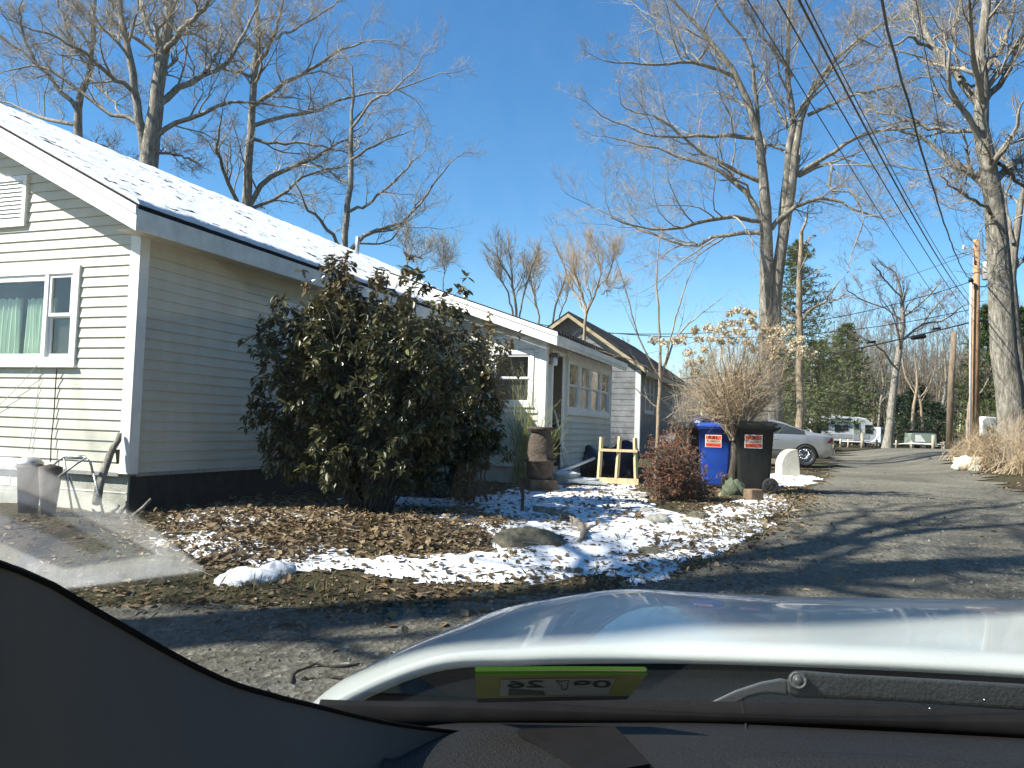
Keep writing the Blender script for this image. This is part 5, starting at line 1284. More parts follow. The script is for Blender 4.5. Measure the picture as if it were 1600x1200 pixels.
def zb(x): return float(np.interp(x, [-2.56, -2.4, -1.9, 0, 1.4, 2.2, 2.56], [.79, .90, .945, .905, .87, .80, .65]))
def hw_(x): return float(np.interp(x, [-2.56, -2.45, -2.2, -1.6, 0, 1.6, 2.2, 2.45, 2.56], [.62, .78, .87, .925, .94, .92, .85, .72, .55]))
def ztop(x): return max(zt(x), zb(x) + .008)
WX = (-1.62, 1.38); WR = .345
xs_c = np.unique(np.r_[np.linspace(-2.56, 2.56, 90), [w + WR * math.cos(a) for w in WX for a in np.linspace(0, math.pi, 15)]])
zl = np.linspace(.22, 1, 1)
body = MB(); NZ = 14
def side_pt(x, k):
    """k in 0..NZ on the flank from sill to beltline"""
    z0 = float(np.interp(x, [-2.56, -2.3, -1.9, 1.8, 2.3, 2.56], [.40, .30, .22, .20, .24, .34]))
    for w in WX:
        if abs(x - w) < WR + .03: z0 = max(z0, .32 + math.sqrt(max(0, (WR + .03) ** 2 - (x - w) ** 2)))
    z = z0 + (zb(x) - z0) * k / NZ; y = hw_(x) * (1 - .10 * max(0, (.55 - z) / .35) ** 2 - .05 * max(0, (z - .62) / .3) ** 2)
    return V(x, y, z)
for sgn in (1, -1):
    rows = [[V(p.x, p.y * sgn, p.z) for p in (side_pt(x, k) for k in range(NZ + 1))] for x in xs_c]
    if sgn < 0: rows = rows[::-1]
    body.grid(rows)
def top_ring(x, m=10):
    pts = []; yb = side_pt(x, NZ).y; g = max(0, ztop(x) - zb(x))
    yr = yb - .02 - .42 * g - .03
    for k in range(m + 1):
        f = k / m
        if f < .5: s = f * 2; pts.append(V(x, yb + (yr - yb) * s, zb(x) + (ztop(x) - .02 * min(1, g * 8) - zb(x)) * s))
        else: s = (f - .5) * 2; pts.append(V(x, yr * (1 - s), ztop(x) - .02 * min(1, g * 8) * (1 - s) + .012 * math.sin(s * 1.57)))
    return pts
for sgn in (1, -1):
    rows = [[V(p.x, p.y * sgn, p.z) for p in top_ring(x)] for x in xs_c]
    if sgn > 0: rows = rows[::-1]
    body.grid(rows)
for xe in (xs_c[0], xs_c[-1]):
    ring = [side_pt(xe, k) for k in range(NZ + 1)] + top_ring(xe)[1:]; full = ring + [V(p.x, -p.y, p.z) for p in ring[::-1][1:]]
    body.add(full, [tuple(range(len(full)))])
cb_ = body.build('body', M['silver'], car)
und = MB(); und.box((0, 0, .45), (4.7, 1.5, .40)); und.build('underbody', M['rubber'], car)
def gh_pt(x, s, off=.006):
    yb = side_pt(x, NZ).y; g = max(0, ztop(x) - zb(x)); yr = yb - .02 - .42 * g - .03
    return V(x, yb + (yr - yb) * s + off, zb(x) + (ztop(x) - .02 - zb(x)) * s + off * .3)
for sgn in (1, -1):
    for (xa, xb, nm) in ((-1.62, -.62, 'rear'), (-.54, .42, 'mid'), (.50, 1.25, 'front')):
        g_ = MB(); rows = []
        for x in np.linspace(xa, xb, 14):
            hi = .88 if nm == 'mid' else .86
            rows.append([V(p.x, p.y * sgn, p.z) for p in (gh_pt(x, s_) for s_ in np.linspace(.10, hi if ztop(x) - zb(x) > .12 else .3, 5))])
        g_.grid(rows if sgn < 0 else rows[::-1]); g_.build('side_window', mat_dark_glass if 'mat_dark_glass' in globals() else M['black'], car)
    hdl = MB(); 
    for xh in (-.72, .36): hdl.box((xh, sgn * (hw_(xh) * .962 + .014), .80), (.17, .02, .03))
    hdl.build('door_handle', M['silver'], car, bevel=.006)
    tl = MB(); rows = []
    for x in np.linspace(-2.55, -2.22, 8): rows.append([V(x - .004, sgn * (hw_(x) * .985 + .006), z) for z in np.linspace(.68, .68 + (.21 if x < -2.42 else .21 * (-2.22 - x) / .2), 4)])
    tl.grid(rows if sgn < 0 else rows[::-1]); tl.build('tail_light', mat('tail_red', (.22, .015, .015), .2, .1), car)
    mo = MB(); rows = []
    for x in np.linspace(-1.2, 1.0, 20): rows.append([V(x, sgn * (hw_(x) + .010), z) for z in (.50, .55)])
    mo.grid(rows if sgn < 0 else rows[::-1]); mo.build('side_moulding', M['silver'], car)
    for w in WX: wheel_parts(car, V(w, sgn * .83, .335), .335, .21, 'y', 15, 'wheel', M['chrome'])
rg = MB(); rg.grid([[V(x, y, ztop(x) + .012) for y in np.linspace(-.55, .55, 6)] for x in np.linspace(-1.7, -.85, 8)]); rg.build('rear_window', M['black'], car)
wg = MB(); wg.grid([[V(x, y, ztop(x) + .012) for y in np.linspace(-.58, .58, 6)] for x in np.linspace(.75, 1.45, 8)]); wg.build('windscreen', M['black'], car)
bu = MB(); bu.box((-2.50, 0, .46), (.14, 1.42, .22)); bu.build('bumper', M['silver'], car, bevel=.05, segs=3)
ex = MB(); ex.tube([V(-2.45, .5, .27), V(-2.62, .5, .25)], .035, 10); ex.build('exhaust', M['steel'], car)
# ------------------------------------------------------------------ far road end: trailers, fence, table
M['rv_white'] = mat('rv_white', (0.62, 0.63, 0.62), .4, .08, 2)
M['rv_grey'] = mat('rv_grey', (0.36, 0.37, 0.37), .4, .1, 2)
def gpz(px, d): p = at(px, 690, d); p.z = gzf(p.x, p.y); return p
rv = thing('travel_trailer', 'long white travel trailer with a sloped front beyond the road end', 'trailer', gpz(1308, 75), math.radians(4))
prof = [(-3.2, .55), (2.6, .55), (3.15, 1.0), (3.25, 1.5), (2.75, 2.35), (2.2, 2.75), (1.5, 2.85), (-3.1, 2.85), (-3.2, 2.75)]
q = MB(); q.prism(prof, lambda u_, v_, h: V(u_, h, v_), -1.2, 1.2); q.build('body', M['rv_white'], rv, bevel=.06)
q = MB(); q.box((-.3, -1.215, 1.05), (5.6, .02, .35)); q.build('stripe', M['rv_grey'], rv)
for (x, z, w, h) in ((-2.2, 1.85, 1.5, .55), (-.4, 1.75, .9, .6), (2.45, 1.75, .75, .8), (.2, 1.8, .5, .5)):
    q = MB(); q.box((x, -1.22, z), (w, .03, h)); q.build('window', M['black'], rv, bevel=.04)
q = MB(); q.box((1.25, -1.225, 1.55), (.65, .04, 1.85)); dd = q.build('door', M['rv_grey'], rv, bevel=.04); q = MB(); q.box((1.25, -1.25, 2.0), (.45, .02, .6)); q.build('door_window', M['black'], dd)
q = MB(); q.tube([V(-3.0, -1.35, 2.6), V(.75, -1.35, 2.6)], .09, 8); q.build('awning', M['rv_grey'], rv)
q = MB(); q.box((-.3, 0, 2.95), (.8, .7, .22)); q.build('roof_unit', M['rv_white'], rv, bevel=.05)
for x in (-.9, .0): wheel_parts(rv, V(x, -1.05, .34), .34, .2, 'y', 6, 'wheel', M['rv_grey'])
q = MB(); q.box((0, 0, .45), (5.6, 2.0, .2)); q.tube([V(2.6, 0, .5), V(4.2, 0, .5)], .06, 6); q.build('chassis', M['black'], rv)
vn = thing('parked_van', 'white van half hidden behind the travel trailer', 'van', gpz(1364, 82), math.radians(60))
q = MB(); q.prism([(-2.4, .45), (2.4, .45), (2.45, 1.05), (1.5, 1.25), (.95, 2.0), (-2.3, 2.05)], lambda u_, v_, h: V(u_, h, v_), -.95, .95); q.build('body', M['rv_white'], vn, bevel=.08)
q = MB(); q.prism([(1.44, 1.32), (.98, 1.9), (.9, 1.9), (1.2, 1.32)], lambda u_, v_, h: V(u_ + .06, h, v_), -.8, .8); q.build('windscreen', M['black'], vn)
for s_ in (-1, 1):
    q = MB(); q.box((-.6, s_ * .96, 1.6), (2.6, .02, .5)); q.build('side_window', M['black'], vn)
    for x in (-1.5, 1.5): wheel_parts(vn, V(x, s_ * .85, .34), .34, .2, 'y', 6, 'wheel', M['rv_grey'])
sh = thing('camper', 'small pale green folding camper by the fence at the road end', 'trailer', gpz(1438, 82), math.radians(-8))
q = MB(); q.prism([(-1.3, .35), (1.3, .35), (1.25, 1.45), (.9, 1.75), (-1.0, 1.75), (-1.25, 1.45)], lambda u_, v_, h: V(u_, h, v_), -.9, .9); q.build('body', mat('camper_green', (.20, .235, .20), .5, .15), sh, bevel=.05)
q = MB(); q.box((0, 0, 1.80), (2.7, 2.0, .10)); q.build('roof', M['black'], sh, bevel=.03)
q = MB(); q.prism([(-.8, .7), (.2, .7), (-.3, 1.4), (-.8, 1.4)], lambda u_, v_, h: V(u_, h, v_), -.93, -.905); q.build('panel', M['rv_white'], sh)
for s_ in (-1, 1): wheel_parts(sh, V(0, s_ * .82, .3), .3, .18, 'y', 5, 'wheel', M['rv_grey'])
c2 = thing('camper', 'white camper with a red end panel between the pole and the thick tree', 'trailer', gpz(1548, 70), math.radians(10))
q = MB(); q.prism([(-1.7, .5), (1.5, .5), (1.75, 1.2), (1.3, 2.1), (-1.3, 2.2), (-1.7, 1.9)], lambda u_, v_, h: V(u_, h, v_ + .9), -1, 1); q.build('body', M['rv_white'], c2, bevel=.08)
for x in (-.9, .2): 
    q = MB(); q.box((x, -1.01, 2.0), (.7, .02, .5)); q.build('window', M['black'], c2)
q = MB(); q.box((1.15, -1.015, 2.1), (.35, .02, .9)); q.build('panel', mat('camper_red', (.5, .10, .08), .5), c2)
for s_ in (-1, 1): wheel_parts(c2, V(0, s_ * .9, .9), .34, .2, 'y', 5, 'wheel', M['rv_grey'])
q = MB(); q.box((0, 0, .75), (2.6, 1.6, 1.2)); q.build('chassis', M['black'], c2)
M['grey_wood'] = mat('grey_wood', (.36, .31, .23), .9, .3, 4, .4, 30, stretch=(3, 3, .4))
fe = thing('rail_fence', 'low post and cable fence closing the road end', 'fence', gpz(1400, 73))
fp = [gpz(px, d) for px, d in ((1313, 73), (1325, 73), (1347, 72), (1370, 75), (1400, 75), (1424, 75), (1458, 70), (1475, 70))]
for k, p in enumerate(fp):
    big = k in (2, 6); q = MB(); q.tube([p + V(0, 0, -.1), p + V(.02, 0, 1.35 if big else .8)], .15 if big else .09, 8); q.build('post', M['grey_wood'], fe, world=True)
q = MB(); pts = [p + V(0, 0, .55 if k not in (3, 4) else .42) for k, p in enumerate(fp)]; q.tube(pts, .05, 6); q.build('rail', M['trim'], fe, world=True)
tb_ = thing('picnic_table', 'weathered picnic table with patchy snow beside the leaning post', 'table', gpz(1492, 64), .3)
q = MB(); q.box((0, 0, .74), (2.2, .8, .06)); q.build('tabletop', M['grey_wood'], tb_)
for s_ in (-1, 1):
    q = MB(); q.box((0, s_ * .75, .44), (2.2, .28, .05)); q.build('bench', M['grey_wood'], tb_)
    q = MB(); q.tube([V(s_ * .8, -.75, 0), V(s_ * .8, -.2, .71)], .05, 4, False); q.tube([V(s_ * .8, .75, 0), V(s_ * .8, .2, .71)], .05, 4, False); q.build('leg', M['grey_wood'], tb_)
q = MB(); q.blob((.2, 0, .78), (.8, .3, .06), 3, .3, 8); q.build('snow_cap', M['snow'], tb_)
# ------------------------------------------------------------------ utility pole, wires
M['old_pole'] = bark_mat('old_pole', (.09, .065, .045), (.19, .145, .10), (.31, .25, .18), 5.0)
M['pole_wood'] = bark_mat('pole_wood', (.20, .12, .07), (.36, .22, .125), (.50, .34, .21), 5.0)
pd = 38.0; pb_ = at(1523, 690, pd); pb_.z = gzf(pb_.x, pb_.y); ptop = at(1526, 375, pd)
up_ = thing('utility_pole', 'brown wooden utility pole with a grey transformer can', 'utility pole', pb_)
q = MB(); q.tube([pb_ + V(0, 0, -.2), pb_.lerp(ptop, .5), ptop], [.19, .17, .145], 14); q.build('pole', M['pole_wood'], up_, world=True)
tc_ = at(1543, 424, pd - .1); q = MB(); q.lathe([(.20, -.40), (.235, -.38), (.24, .36), (.25, .38), (.25, .42), (.18, .45), (.002, .46)], tc_, 20); tr_ = q.build('transformer', mat('can_grey', (.52, .53, .52), .45, .1), up_, world=True)
q = MB(); 
for dx in (-.1, .08): q.lathe([(.03, .42), (.045, .48), (.03, .53), (.045, .58), (.02, .66), (.002, .67)], tc_ + V(dx, 0, 0), 10)
q.build('bushing', M['steel'], tr_); q = MB(); q.box((tc_ + at(1526, 424, pd)) / 2, (.5, .06, .3)); q.build('bracket', M['steel'], up_, world=True)
q = MB(); q.tube([at(1522, 389, pd), at(1506, 388, pd - .3)], .03, 8); q.build('insulator_arm', M['vinyl'], up_, world=True)
q = MB(); q.lathe([(.03, -.05), (.07, 0), (.04, .05), (.07, .10), (.02, .17), (.002, .18)], at(1506, 388, pd - .3), 12); q.build('insulator', M['vinyl'], up_, world=True)
q = MB(); q.tube([at(1516, 708, pd - .2), at(1516, 560, pd - .2), at(1517, 441, pd - .2)], .05, 8); q.build('conduit', mat('conduit', (.55, .56, .55), .4), up_, world=True)
q = MB(); q.blob(at(1517, 438, pd - .2), (.13, .1, .13), 2, .4, 8); q.build('weatherhead', M['black'], up_, world=True)
q = MB(); q.box(at(1541, 502, pd - .2), (.72, .12, .10)); q.build('splice_box', M['black'], up_, world=True)
q = MB(); q.tube([at(1517, 440, pd - .2), at(1527, 448, pd - .3), at(1540, 448, pd - .3), at(1550, 436, pd - .2)], .03, 6); q.build('drop_loop', M['black'], up_, world=True)
op = thing('old_post', 'cut off leaning wooden pole left of the utility pole', 'post', gpz(1484, 56))
q = MB(); q.tube([op.location + V(-.05, 0, -.2), at(1486, 600, 56), at(1491, 519, 56)], [.24, .21, .18], 12); q.build('shaft', M['old_pole'], op, world=True)
def wire(label, ends, sag, r0, wob=0.0, seed=0, name='wire'):
    a, b = ends; r = np.random.default_rng(seed); n = 40; pts = []
    for k in range(n + 1):
        f = k / n; p = a.lerp(b, f) - V(0, 0, sag * 4 * f * (1 - f))
        if wob: p += V(r.normal() * wob, 0, r.normal() * wob)
        pts.append(p)
    o = thing(name, label, 'wire', a, 0, 'overhead wires'); q = MB(); q.tube(pts, r0, 5); q.build('cable', M['black'], o, world=True)
wire('thick wavy overhead cable dropping to the conduit top', (at(1360, -60, 9), at(1517, 437, 37.8)), .75, .019, .010, 4)
wire('overhead wire nearest left of the wavy cable, meeting the pole above the splice box', (at(1228, -40, 9), at(1524, 484, 37.8)), .42, .016)
wire('thin overhead wire right beside the thicker straight one', (at(1238, -40, 9), at(1524, 472, 37.8)), .45, .009)
wire('overhead wire third from the wavy cable, crossing the oak twigs', (at(1192, -40, 10), at(1524, 505, 37.8)), .30, .012)
wire('leftmost steep overhead wire crossing the twin oak', (at(1150, -30, 10), at(1524, 545, 38)), .32, .009)
wire('thin wire falling to the insulator arm at the pole top', (at(1420, -60, 10), at(1506, 386, 37.7)), .2, .007)
LE = lambda px, py, d: at(px, py, d)
wire('upper wire running left from the pole top across the far sky', (at(1523, 394, 38), LE(760, 600, 52)), .8, .012)
wire('wire running left from the conduit top behind the broad pine', (at(1517, 440, 38), LE(700, 490, 34)), 1.6, .018)
wire('wire running left below the conduit wire behind the hydrangea', (at(1523, 482, 38), LE(700, 480, 36)), 1.4, .018)
wire('thick black cable running left from the pole with splice cases', (at(1523, 502, 38), LE(900, 610, 44)), .45, .034)
for k, (px, py, d, w, lb) in enumerate([(1435, 527, 39.2, .75, 'long black splice case hanging under the thick cable'), (1361, 535, 40.2, .5, 'small black splice case on the thick cable left of the dark oak'), (1463, 514, 38.8, .45, 'short black splice case nearest the pole')]):
    p = at(px, py, d); o = thing('splice_case', lb, 'cable box', p, 0, 'cable splice cases'); q = MB(); rot = Matrix.Rotation(-.10, 3, 'Y')
    hgt = .24 if k == 0 else .12
    q.tube([rot @ V(-w / 2, 0, 0), rot @ V(-w * .4, 0, 0), rot @ V(w * .4, 0, .03), rot @ V(w / 2, 0, .03)], [hgt * .3, hgt * .5, hgt * .5, hgt * .3], 10); q.tube([rot @ V(-w * .3, 0, 0), rot @ V(-w * .3, 0, .18)], .015, 5); q.build('case', M['black'], o, bevel=0)
# ------------------------------------------------------------------ things along the gable wall
def hwp(px, py, off):
    """point in front of the gable wall seen at a photo pixel"""
    r = ray(px, py); n = -HY; o = HC - HY * off; t = (o - CAM).dot(n) / r.dot(n); return CAM + r * t
o = thing('garden_chair', 'bent tubular frame of an old garden chair against the gable wall', 'chair', hwp(115, 800, .5))
q = MB(); q.tube([hwp(70, 742, .45), hwp(88, 722, .42), hwp(102, 713, .40), hwp(132, 714, .40), hwp(141, 722, .40), hwp(146, 742, .40)], .011, 8)
q.tube([hwp(92, 745, .62), hwp(120, 724, .60), hwp(134, 716, .42)], .011, 8); q.build('frame', M['steel'], o, world=True)
for a, b in (((100, 716), (114, 806)), ((108, 742), (128, 804)), ((146, 740), (162, 804))):
    q = MB(); q.tube([hwp(*a, .40), hwp(*b, .35)], .010, 8); q.build('leg', M['steel'], o, world=True)
q = MB(); q.tube([hwp(104, 713.5, .395), hwp(131, 714.5, .395)], .021, 8); q.build('armrest', M['steel'], o, world=True)
o = thing('branch', 'knotty grey branch leaning on the gable wall at the house corner', 'branch', hwp(152, 790, .35))
q = MB(); q.tube([hwp(151, 786, .4), hwp(155, 760, .3), hwp(162, 738, .24), hwp(172, 710, .16), hwp(178, 698, .12), hwp(185, 688, .08), hwp(187, 677, .06)], [.040, .038, .036, .034, .03, .028, .02], 9)
q.tube([hwp(174, 706, .14), hwp(184, 704, .08), hwp(184, 725, .08)], [.02, .022, .012], 7); q.build('wood', M['bark_oak'], o, world=True)
for k, (a, b, lb) in enumerate([((186, 790), (174, 800), 'short dark twig by the house corner, nearest the leaning branch'), ((236, 779), (208, 806), 'pale stub of branch on the ground at the house corner'), ((199, 783), (187, 802), 'thin twig between the house corner and the pale stub')]):
    o = thing('twig', lb, 'twig', hwp(*b, .3)); q = MB(); q.tube([hwp(*b, .35), hwp((a[0] + b[0]) / 2 + 2, (a[1] + b[1]) / 2, .3), hwp(*a, .25)], [.02, .017, .012], 6); q.build('wood', M['bark_oak'], o, world=True)
M['brown_pot'] = mat('brown_pot', (.085, .07, .058), .9, .4, 14, .3, 30)
o = thing('plant_pots', 'dark stacked plant pots against the gable wall under the picture window', 'pot', hwp(45, 800, .5)); b = o.location
q = MB(); q.lathe([(.08, -.30), (.11, .14), (.125, .15), (.125, .17), (.002, .17)], hwp(46, 755, .45), 16); q.build('pot', M['brown_pot'], o, world=True)
q = MB(); q.lathe([(.06, -.30), (.10, .10), (.10, .13), (.002, .16)], hwp(78, 752, .5), 16); q.build('pot', M['brown_pot'], o, world=True)
q = MB(); q.lathe([(.11, -.02), (.12, .0), (.07, .05), (.002, .06)], hwp(47, 723, .45), 16); q.build('saucer', M['steel'], o, world=True)
for k, (pts, lb) in enumerate([([(89, 572, .05), (87, 600, .03), (84, 650, .03), (80, 690, .04), (79, 722, .06)], 'thick dark cord hanging from the small sash window'), ([(66, 561, .06), (35, 597, .05), (0, 632, .04), (-20, 650, .03)], 'thin cord slanting left from the window corner'), ([(64, 575, .02), (58, 620, .018), (45, 705, .03)], 'fine cord hanging left of the thick dark one')]):
    o = thing('cord', lb, 'cord', hwp(*pts[0])); q = MB(); P_, R_ = resample([hwp(*p) for p in pts], [.0055 if k == 0 else .003] * len(pts), 16); q.tube(P_, R_, 6); q.build('cable', M['black'] if k == 0 else M['steel'], o, world=True)
# sticks on the gravel and the lump of snow
p = gat(405, 905)
o = thing('snow_lump', 'lone lump of old snow at the edge of the gravel', 'snow'  , p, .4); q = MB(); q.blob((-.06, 0, .0), (.20, .13, .07), 51, .5, 16, 2.5); q.blob((.12, .07, .03), (.12, .07, .07), 52, .5, 12, 2.5); q.build('crust', M['snow'], o)
for k, (pxs, lb) in enumerate([([(455, 1072), (462, 1055), (490, 1046), (540, 1047), (562, 1041)], 'curved brown stick on the gravel beside the bonnet'), ([(470, 1066), (500, 1064), (545, 1066)], 'thin straight stick on the gravel beside the bonnet'), ([(745, 905), (800, 893), (880, 886)], 'thin bare twig lying across the snow edge')]):
    pts = ground_path(pxs, .015); P_, R_ = resample(pts, [.007] * len(pts), 14); P_[:, 2] += rng.normal(size=14) * .006
    o = thing('stick', lb, 'stick', pts[0]); q = MB(); q.tube(P_, R_, 6); q.build('wood', M['bark_dark'], o, world=True)
# ------------------------------------------------------------------ the white car the picture is taken from
M['car_white'] = mat('car_white', (0.53, 0.565, 0.535), 0.32, 0.03, 2.0, coat=.45, spec=.5)
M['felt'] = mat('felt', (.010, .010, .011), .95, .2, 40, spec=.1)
M['cowl'] = mat('cowl', (0.006, 0.007, 0.007), 0.35, 0.2, 12, spec=.22)
M['wiper'] = mat('wiper', (0.045, 0.05, 0.05), 0.38, 0.15, 30, 0.15, 200, spec=.5)
M['dash'] = mat('dash', (0.015, 0.0145, 0.014), 0.65, 0.35, 300, 0.35, 420, spec=.25)
M['pillar_trim'] = mat('pillar_trim', (0.115, 0.112, 0.113), 0.85, 0.08, 8, 0.04, 500, spec=.25)
own = thing('car', 'white car seen from its own seat, with bonnet, wiper and dark dashboard', 'car', (0.35, 1.1, 0))
NRM = V(0, math.sin(math.radians(38)), math.cos(math.radians(38)))       # windscreen plane
WP = V(0, .78, 1.03)
def ws(px, py, off=0.0):
    r = ray(px, py); t = (WP - NRM * off - CAM).dot(NRM) / r.dot(NRM); return CAM + r * t
def lerp_path(path, n):
    P_, R_ = resample([at(*q) for q in path], [1] * len(path), n); return [Vector(p) for p in P_]
inner = [(500, 1110, .81), (535, 1090, .83), (590, 1062, .86), (680, 1030, .90), (820, 1021, .94), (1000, 1018, .98), (1300, 1025, .97), (1600, 1040, .95), (1850, 1058, .92), (2150, 1090, .88)]
outer = [(484, 1102, .825), (520, 1072, .90), (590, 1033, 1.04), (700, 984, 1.32), (840, 939, 1.76), (1000, 926, 2.02), (1200, 934, 2.08), (1400, 936, 2.02), (1600, 939, 1.95), (1850, 948, 1.85), (2150, 985, 1.6)][:11]
NI = 60
A_ = lerp_path(inner, NI); B_ = lerp_path(outer, NI)
hood = MB(); rows = []
for f in np.linspace(0, 1, 16):
    row = []
    for k in range(NI):
        p = A_[k].lerp(B_[k], f); L_ = (A_[k] - B_[k]).length
        p.z += .030 * math.sin(math.pi * f) * min(1, L_) + .010 * math.exp(-((k - 24) / 3.5) ** 2) * math.sin(math.pi * f)
        row.append(p)
    rows.append(row)
tn = [(B_[min(k + 1, NI - 1)] - B_[max(k - 1, 0)]).normalized() for k in range(NI)]
nm_ = [V(-t_.y, t_.x, 0).normalized() for t_ in tn]
for (o_, dz) in ((.03, -.008), (.07, -.035), (.11, -.10), (.14, -.22), (.15, -.5)):
    rows.append([B_[k] + nm_[k] * o_ * (.10 + .90 * max(0, nm_[k].y) ** 2) + V(0, 0, dz) for k in range(NI)])
rows.insert(0, [p + V(0, -.004, -.012) for p in A_]); rows.insert(0, [p + V(0, .03, -.02) for p in A_])
hood.grid(rows); hood.build('bonnet', M['car_white'], own, world=True)
cw = MB(); low = lerp_path([(500, 1114, .805), (540, 1115, .803), (620, 1116, .80), (800, 1117, .80), (1000, 1118, .80), (1300, 1123, .80), (1600, 1135, .80), (1850, 1150, .76), (2150, 1180, .72)], NI)
cw.grid([[A_[k].lerp(low[k], f) + V(0, .012 * (1 - f), -.018 * (1 - f) - .02 * math.sin(math.pi * f)) for k in range(NI)] for f in np.linspace(0, 1, 8)]); cowl = cw.build('cowl', M['cowl'], own, world=True)
bd = MB(); bd.tube(lerp_path([(500, 1113, .775), (560, 1115, .775), (700, 1116, .775), (1000, 1115, .78), (1300, 1120, .78), (1600, 1136, .77), (1900, 1155, .75)], 30), .0125, 8); bd.build('windscreen_seal', M['felt'], own, world=True)
# wiper: arm with round pivot cap, link
def plate(name, outline, d, th, m, parent, bevel=.003):
    q = MB(); pts = [at(x, y, d) for x, y in outline]; c = sum(pts, V(0, 0, 0)) / len(pts); n_ = (CAM - c).normalized()
    k = len(pts); q.add([p + n_ * th for p in pts] + pts, [tuple(range(k)), tuple(range(2 * k - 1, k - 1, -1))] + [(i, i + k, (i + 1) % k + k, (i + 1) % k) for i in range(k)]); return q.build(name, m, parent, bevel=bevel, world=True, segs=3)
wpr = bpy.data.objects.new('wiper', None); COL.objects.link(wpr); wpr.parent = own
wpr.matrix_parent_inverse = Matrix.Identity(4)
plate('wiper_arm', [(1231, 1066), (1234, 1053), (1243, 1048), (1258, 1048), (1320, 1053), (1450, 1060), (1600, 1069), (1900, 1090), (1900, 1132), (1600, 1110), (1400, 1096), (1300, 1092), (1245, 1090), (1233, 1084)], .83, .012, M['wiper'], wpr, .004)
plate('wiper_link', [(1082, 1112), (1110, 1097), (1150, 1078), (1190, 1065), (1218, 1060), (1231, 1062), (1232, 1088), (1215, 1085), (1195, 1084), (1170, 1090), (1148, 1102), (1135, 1112)], .835, .008, mat('wiper_link', (.16, .17, .17), .3, .1, 40, metal=.5), wpr, .003)
q = MB(); pc = at(1247, 1063, .815); q.lathe([(.0085, -.004), (.0095, 0), (.0085, .003), (.0065, .0035), (.006, .002), (.0045, .0045), (.002, .006), (.0002, .0062)], (0, 0, 0), 24)
cap = q.build('pivot_cap', M['wiper'], wpr); cap.rotation_euler = (CAM - pc).to_track_quat('Z', 'Y').to_euler(); cap.location = pc - own.location
q = MB(); q.blob(at(1453, 1111, .80), (.0022, .002, .004), 3, .2, 6); q.blob(at(1538, 1094, .81), (.0015, .0015, .0018), 3, .2, 6); q.build('washer_nozzle', M['chrome'], wpr, world=True)
# dashboard with instrument hood
dl = lerp_path([(603, 1168, .66), (625, 1142, .73), (700, 1131, .76), (900, 1129, .77), (1100, 1130, .77), (1350, 1141, .765), (1600, 1154, .76), (1900, 1172, .74)], 50)
dn = lerp_path([(596, 1240, .52), (620, 1255, .52), (700, 1265, .52), (900, 1265, .52), (1100, 1265, .52), (1350, 1275, .52), (1600, 1285, .52), (1900, 1300, .51)], 50)
ds = MB(); ds.grid([[p + V(0, .02, -.06) for p in dl], [p + V(0, .006, -.008) for p in dl]] + [[dl[k].lerp(dn[k], f) + V(0, 0, .006 * math.sin(math.pi * f)) for k in range(50)] for f in np.linspace(0, 1, 10)] + [[p + V(0, -.02, -.1) for p in dn]])
dash = ds.build('dashboard', M['dash'], own, world=True)
q = MB(); q.tube([at(1166, 1132, .768), at(1165, 1160, .69), at(1160, 1182, .65), at(1155, 1230, .57)], .0016, 5); q.build('dash_seam', M['rubber'], dash, world=True)
ih = MB(); rows = []
for f in np.linspace(0, 1, 9):
    rows.append([at(1120 + 80 * k / 1.0 if False else x, 1174 + (y - 1174) + 90 * f, .62 - .10 * f) for x, y in ((1118, 1192), (1150, 1180), (1200, 1175), (1300, 1175), (1420, 1180), (1560, 1190), (1750, 1205))])
ih.grid([[p + V(0, .012, -.03) for p in rows[0]]] + rows); ih.build('instrument_hood', M['dash'], own, world=True)
mt = MB(); pts = [at(808, 1157, .69), at(960, 1153, .70), at(1015, 1215, .59), at(930, 1230, .57)]; mt.add([p + V(0, 0, .010) for p in pts] + [p + V(0, 0, .005) for p in pts], [(3, 2, 1, 0), (0, 1, 5, 4), (1, 2, 6, 5), (2, 3, 7, 6), (3, 0, 4, 7)]); mt.build('dash_shadow_patch', M['felt'], dash, world=True)  # flat dark patch painted in for a shadow lying on the dashboard
de = MB(); de.b2((-.62, .42, .95), (-.118, .768, 1.014)); de.build('dashboard_end', M['felt'], own, world=True)
# left screen pillar trim
pe = lerp_path([(-536, 720, .245), (-200, 812, .29), (0, 883, .33), (60, 905, .335), (130, 945, .345), (200, 985, .36), (280, 1030, .38), (350, 1064, .41), (430, 1089, .46), (500, 1106, .52), (560, 1121, .575), (620, 1133, .63), (690, 1142, .70), (760, 1149, .755)], 50)
pl = MB(); pl.grid([pe] + [[p + V(.004 * f * 4, -.004 * f * 4, -.06 * f) for p in pe] for f in (.15, .5, 1, 2, 3, 4, 5)]); pl.build('pillar_trim', M['pillar_trim'], own, world=True)
pk = MB(); pk.grid([[p + V(-.006, .004, -.002) for p in pe]] + [[p + V(-.006 + .004 * f * 4, .004 - .004 * f * 4, -.06 * f) for p in pe] for f in (.15, .5, 1, 2, 3, 4, 5)]); pk.build('glare_blocker', M['felt'], own, world=True)  # unseen black sheet added to keep the trim's sunlit back from mirroring in the windscreen
bl = MB(); bl.tube([p + V(0, 0, .0005) for p in pe], .0016, 6); bl.build('pillar_seal', M['felt'], own, world=True)
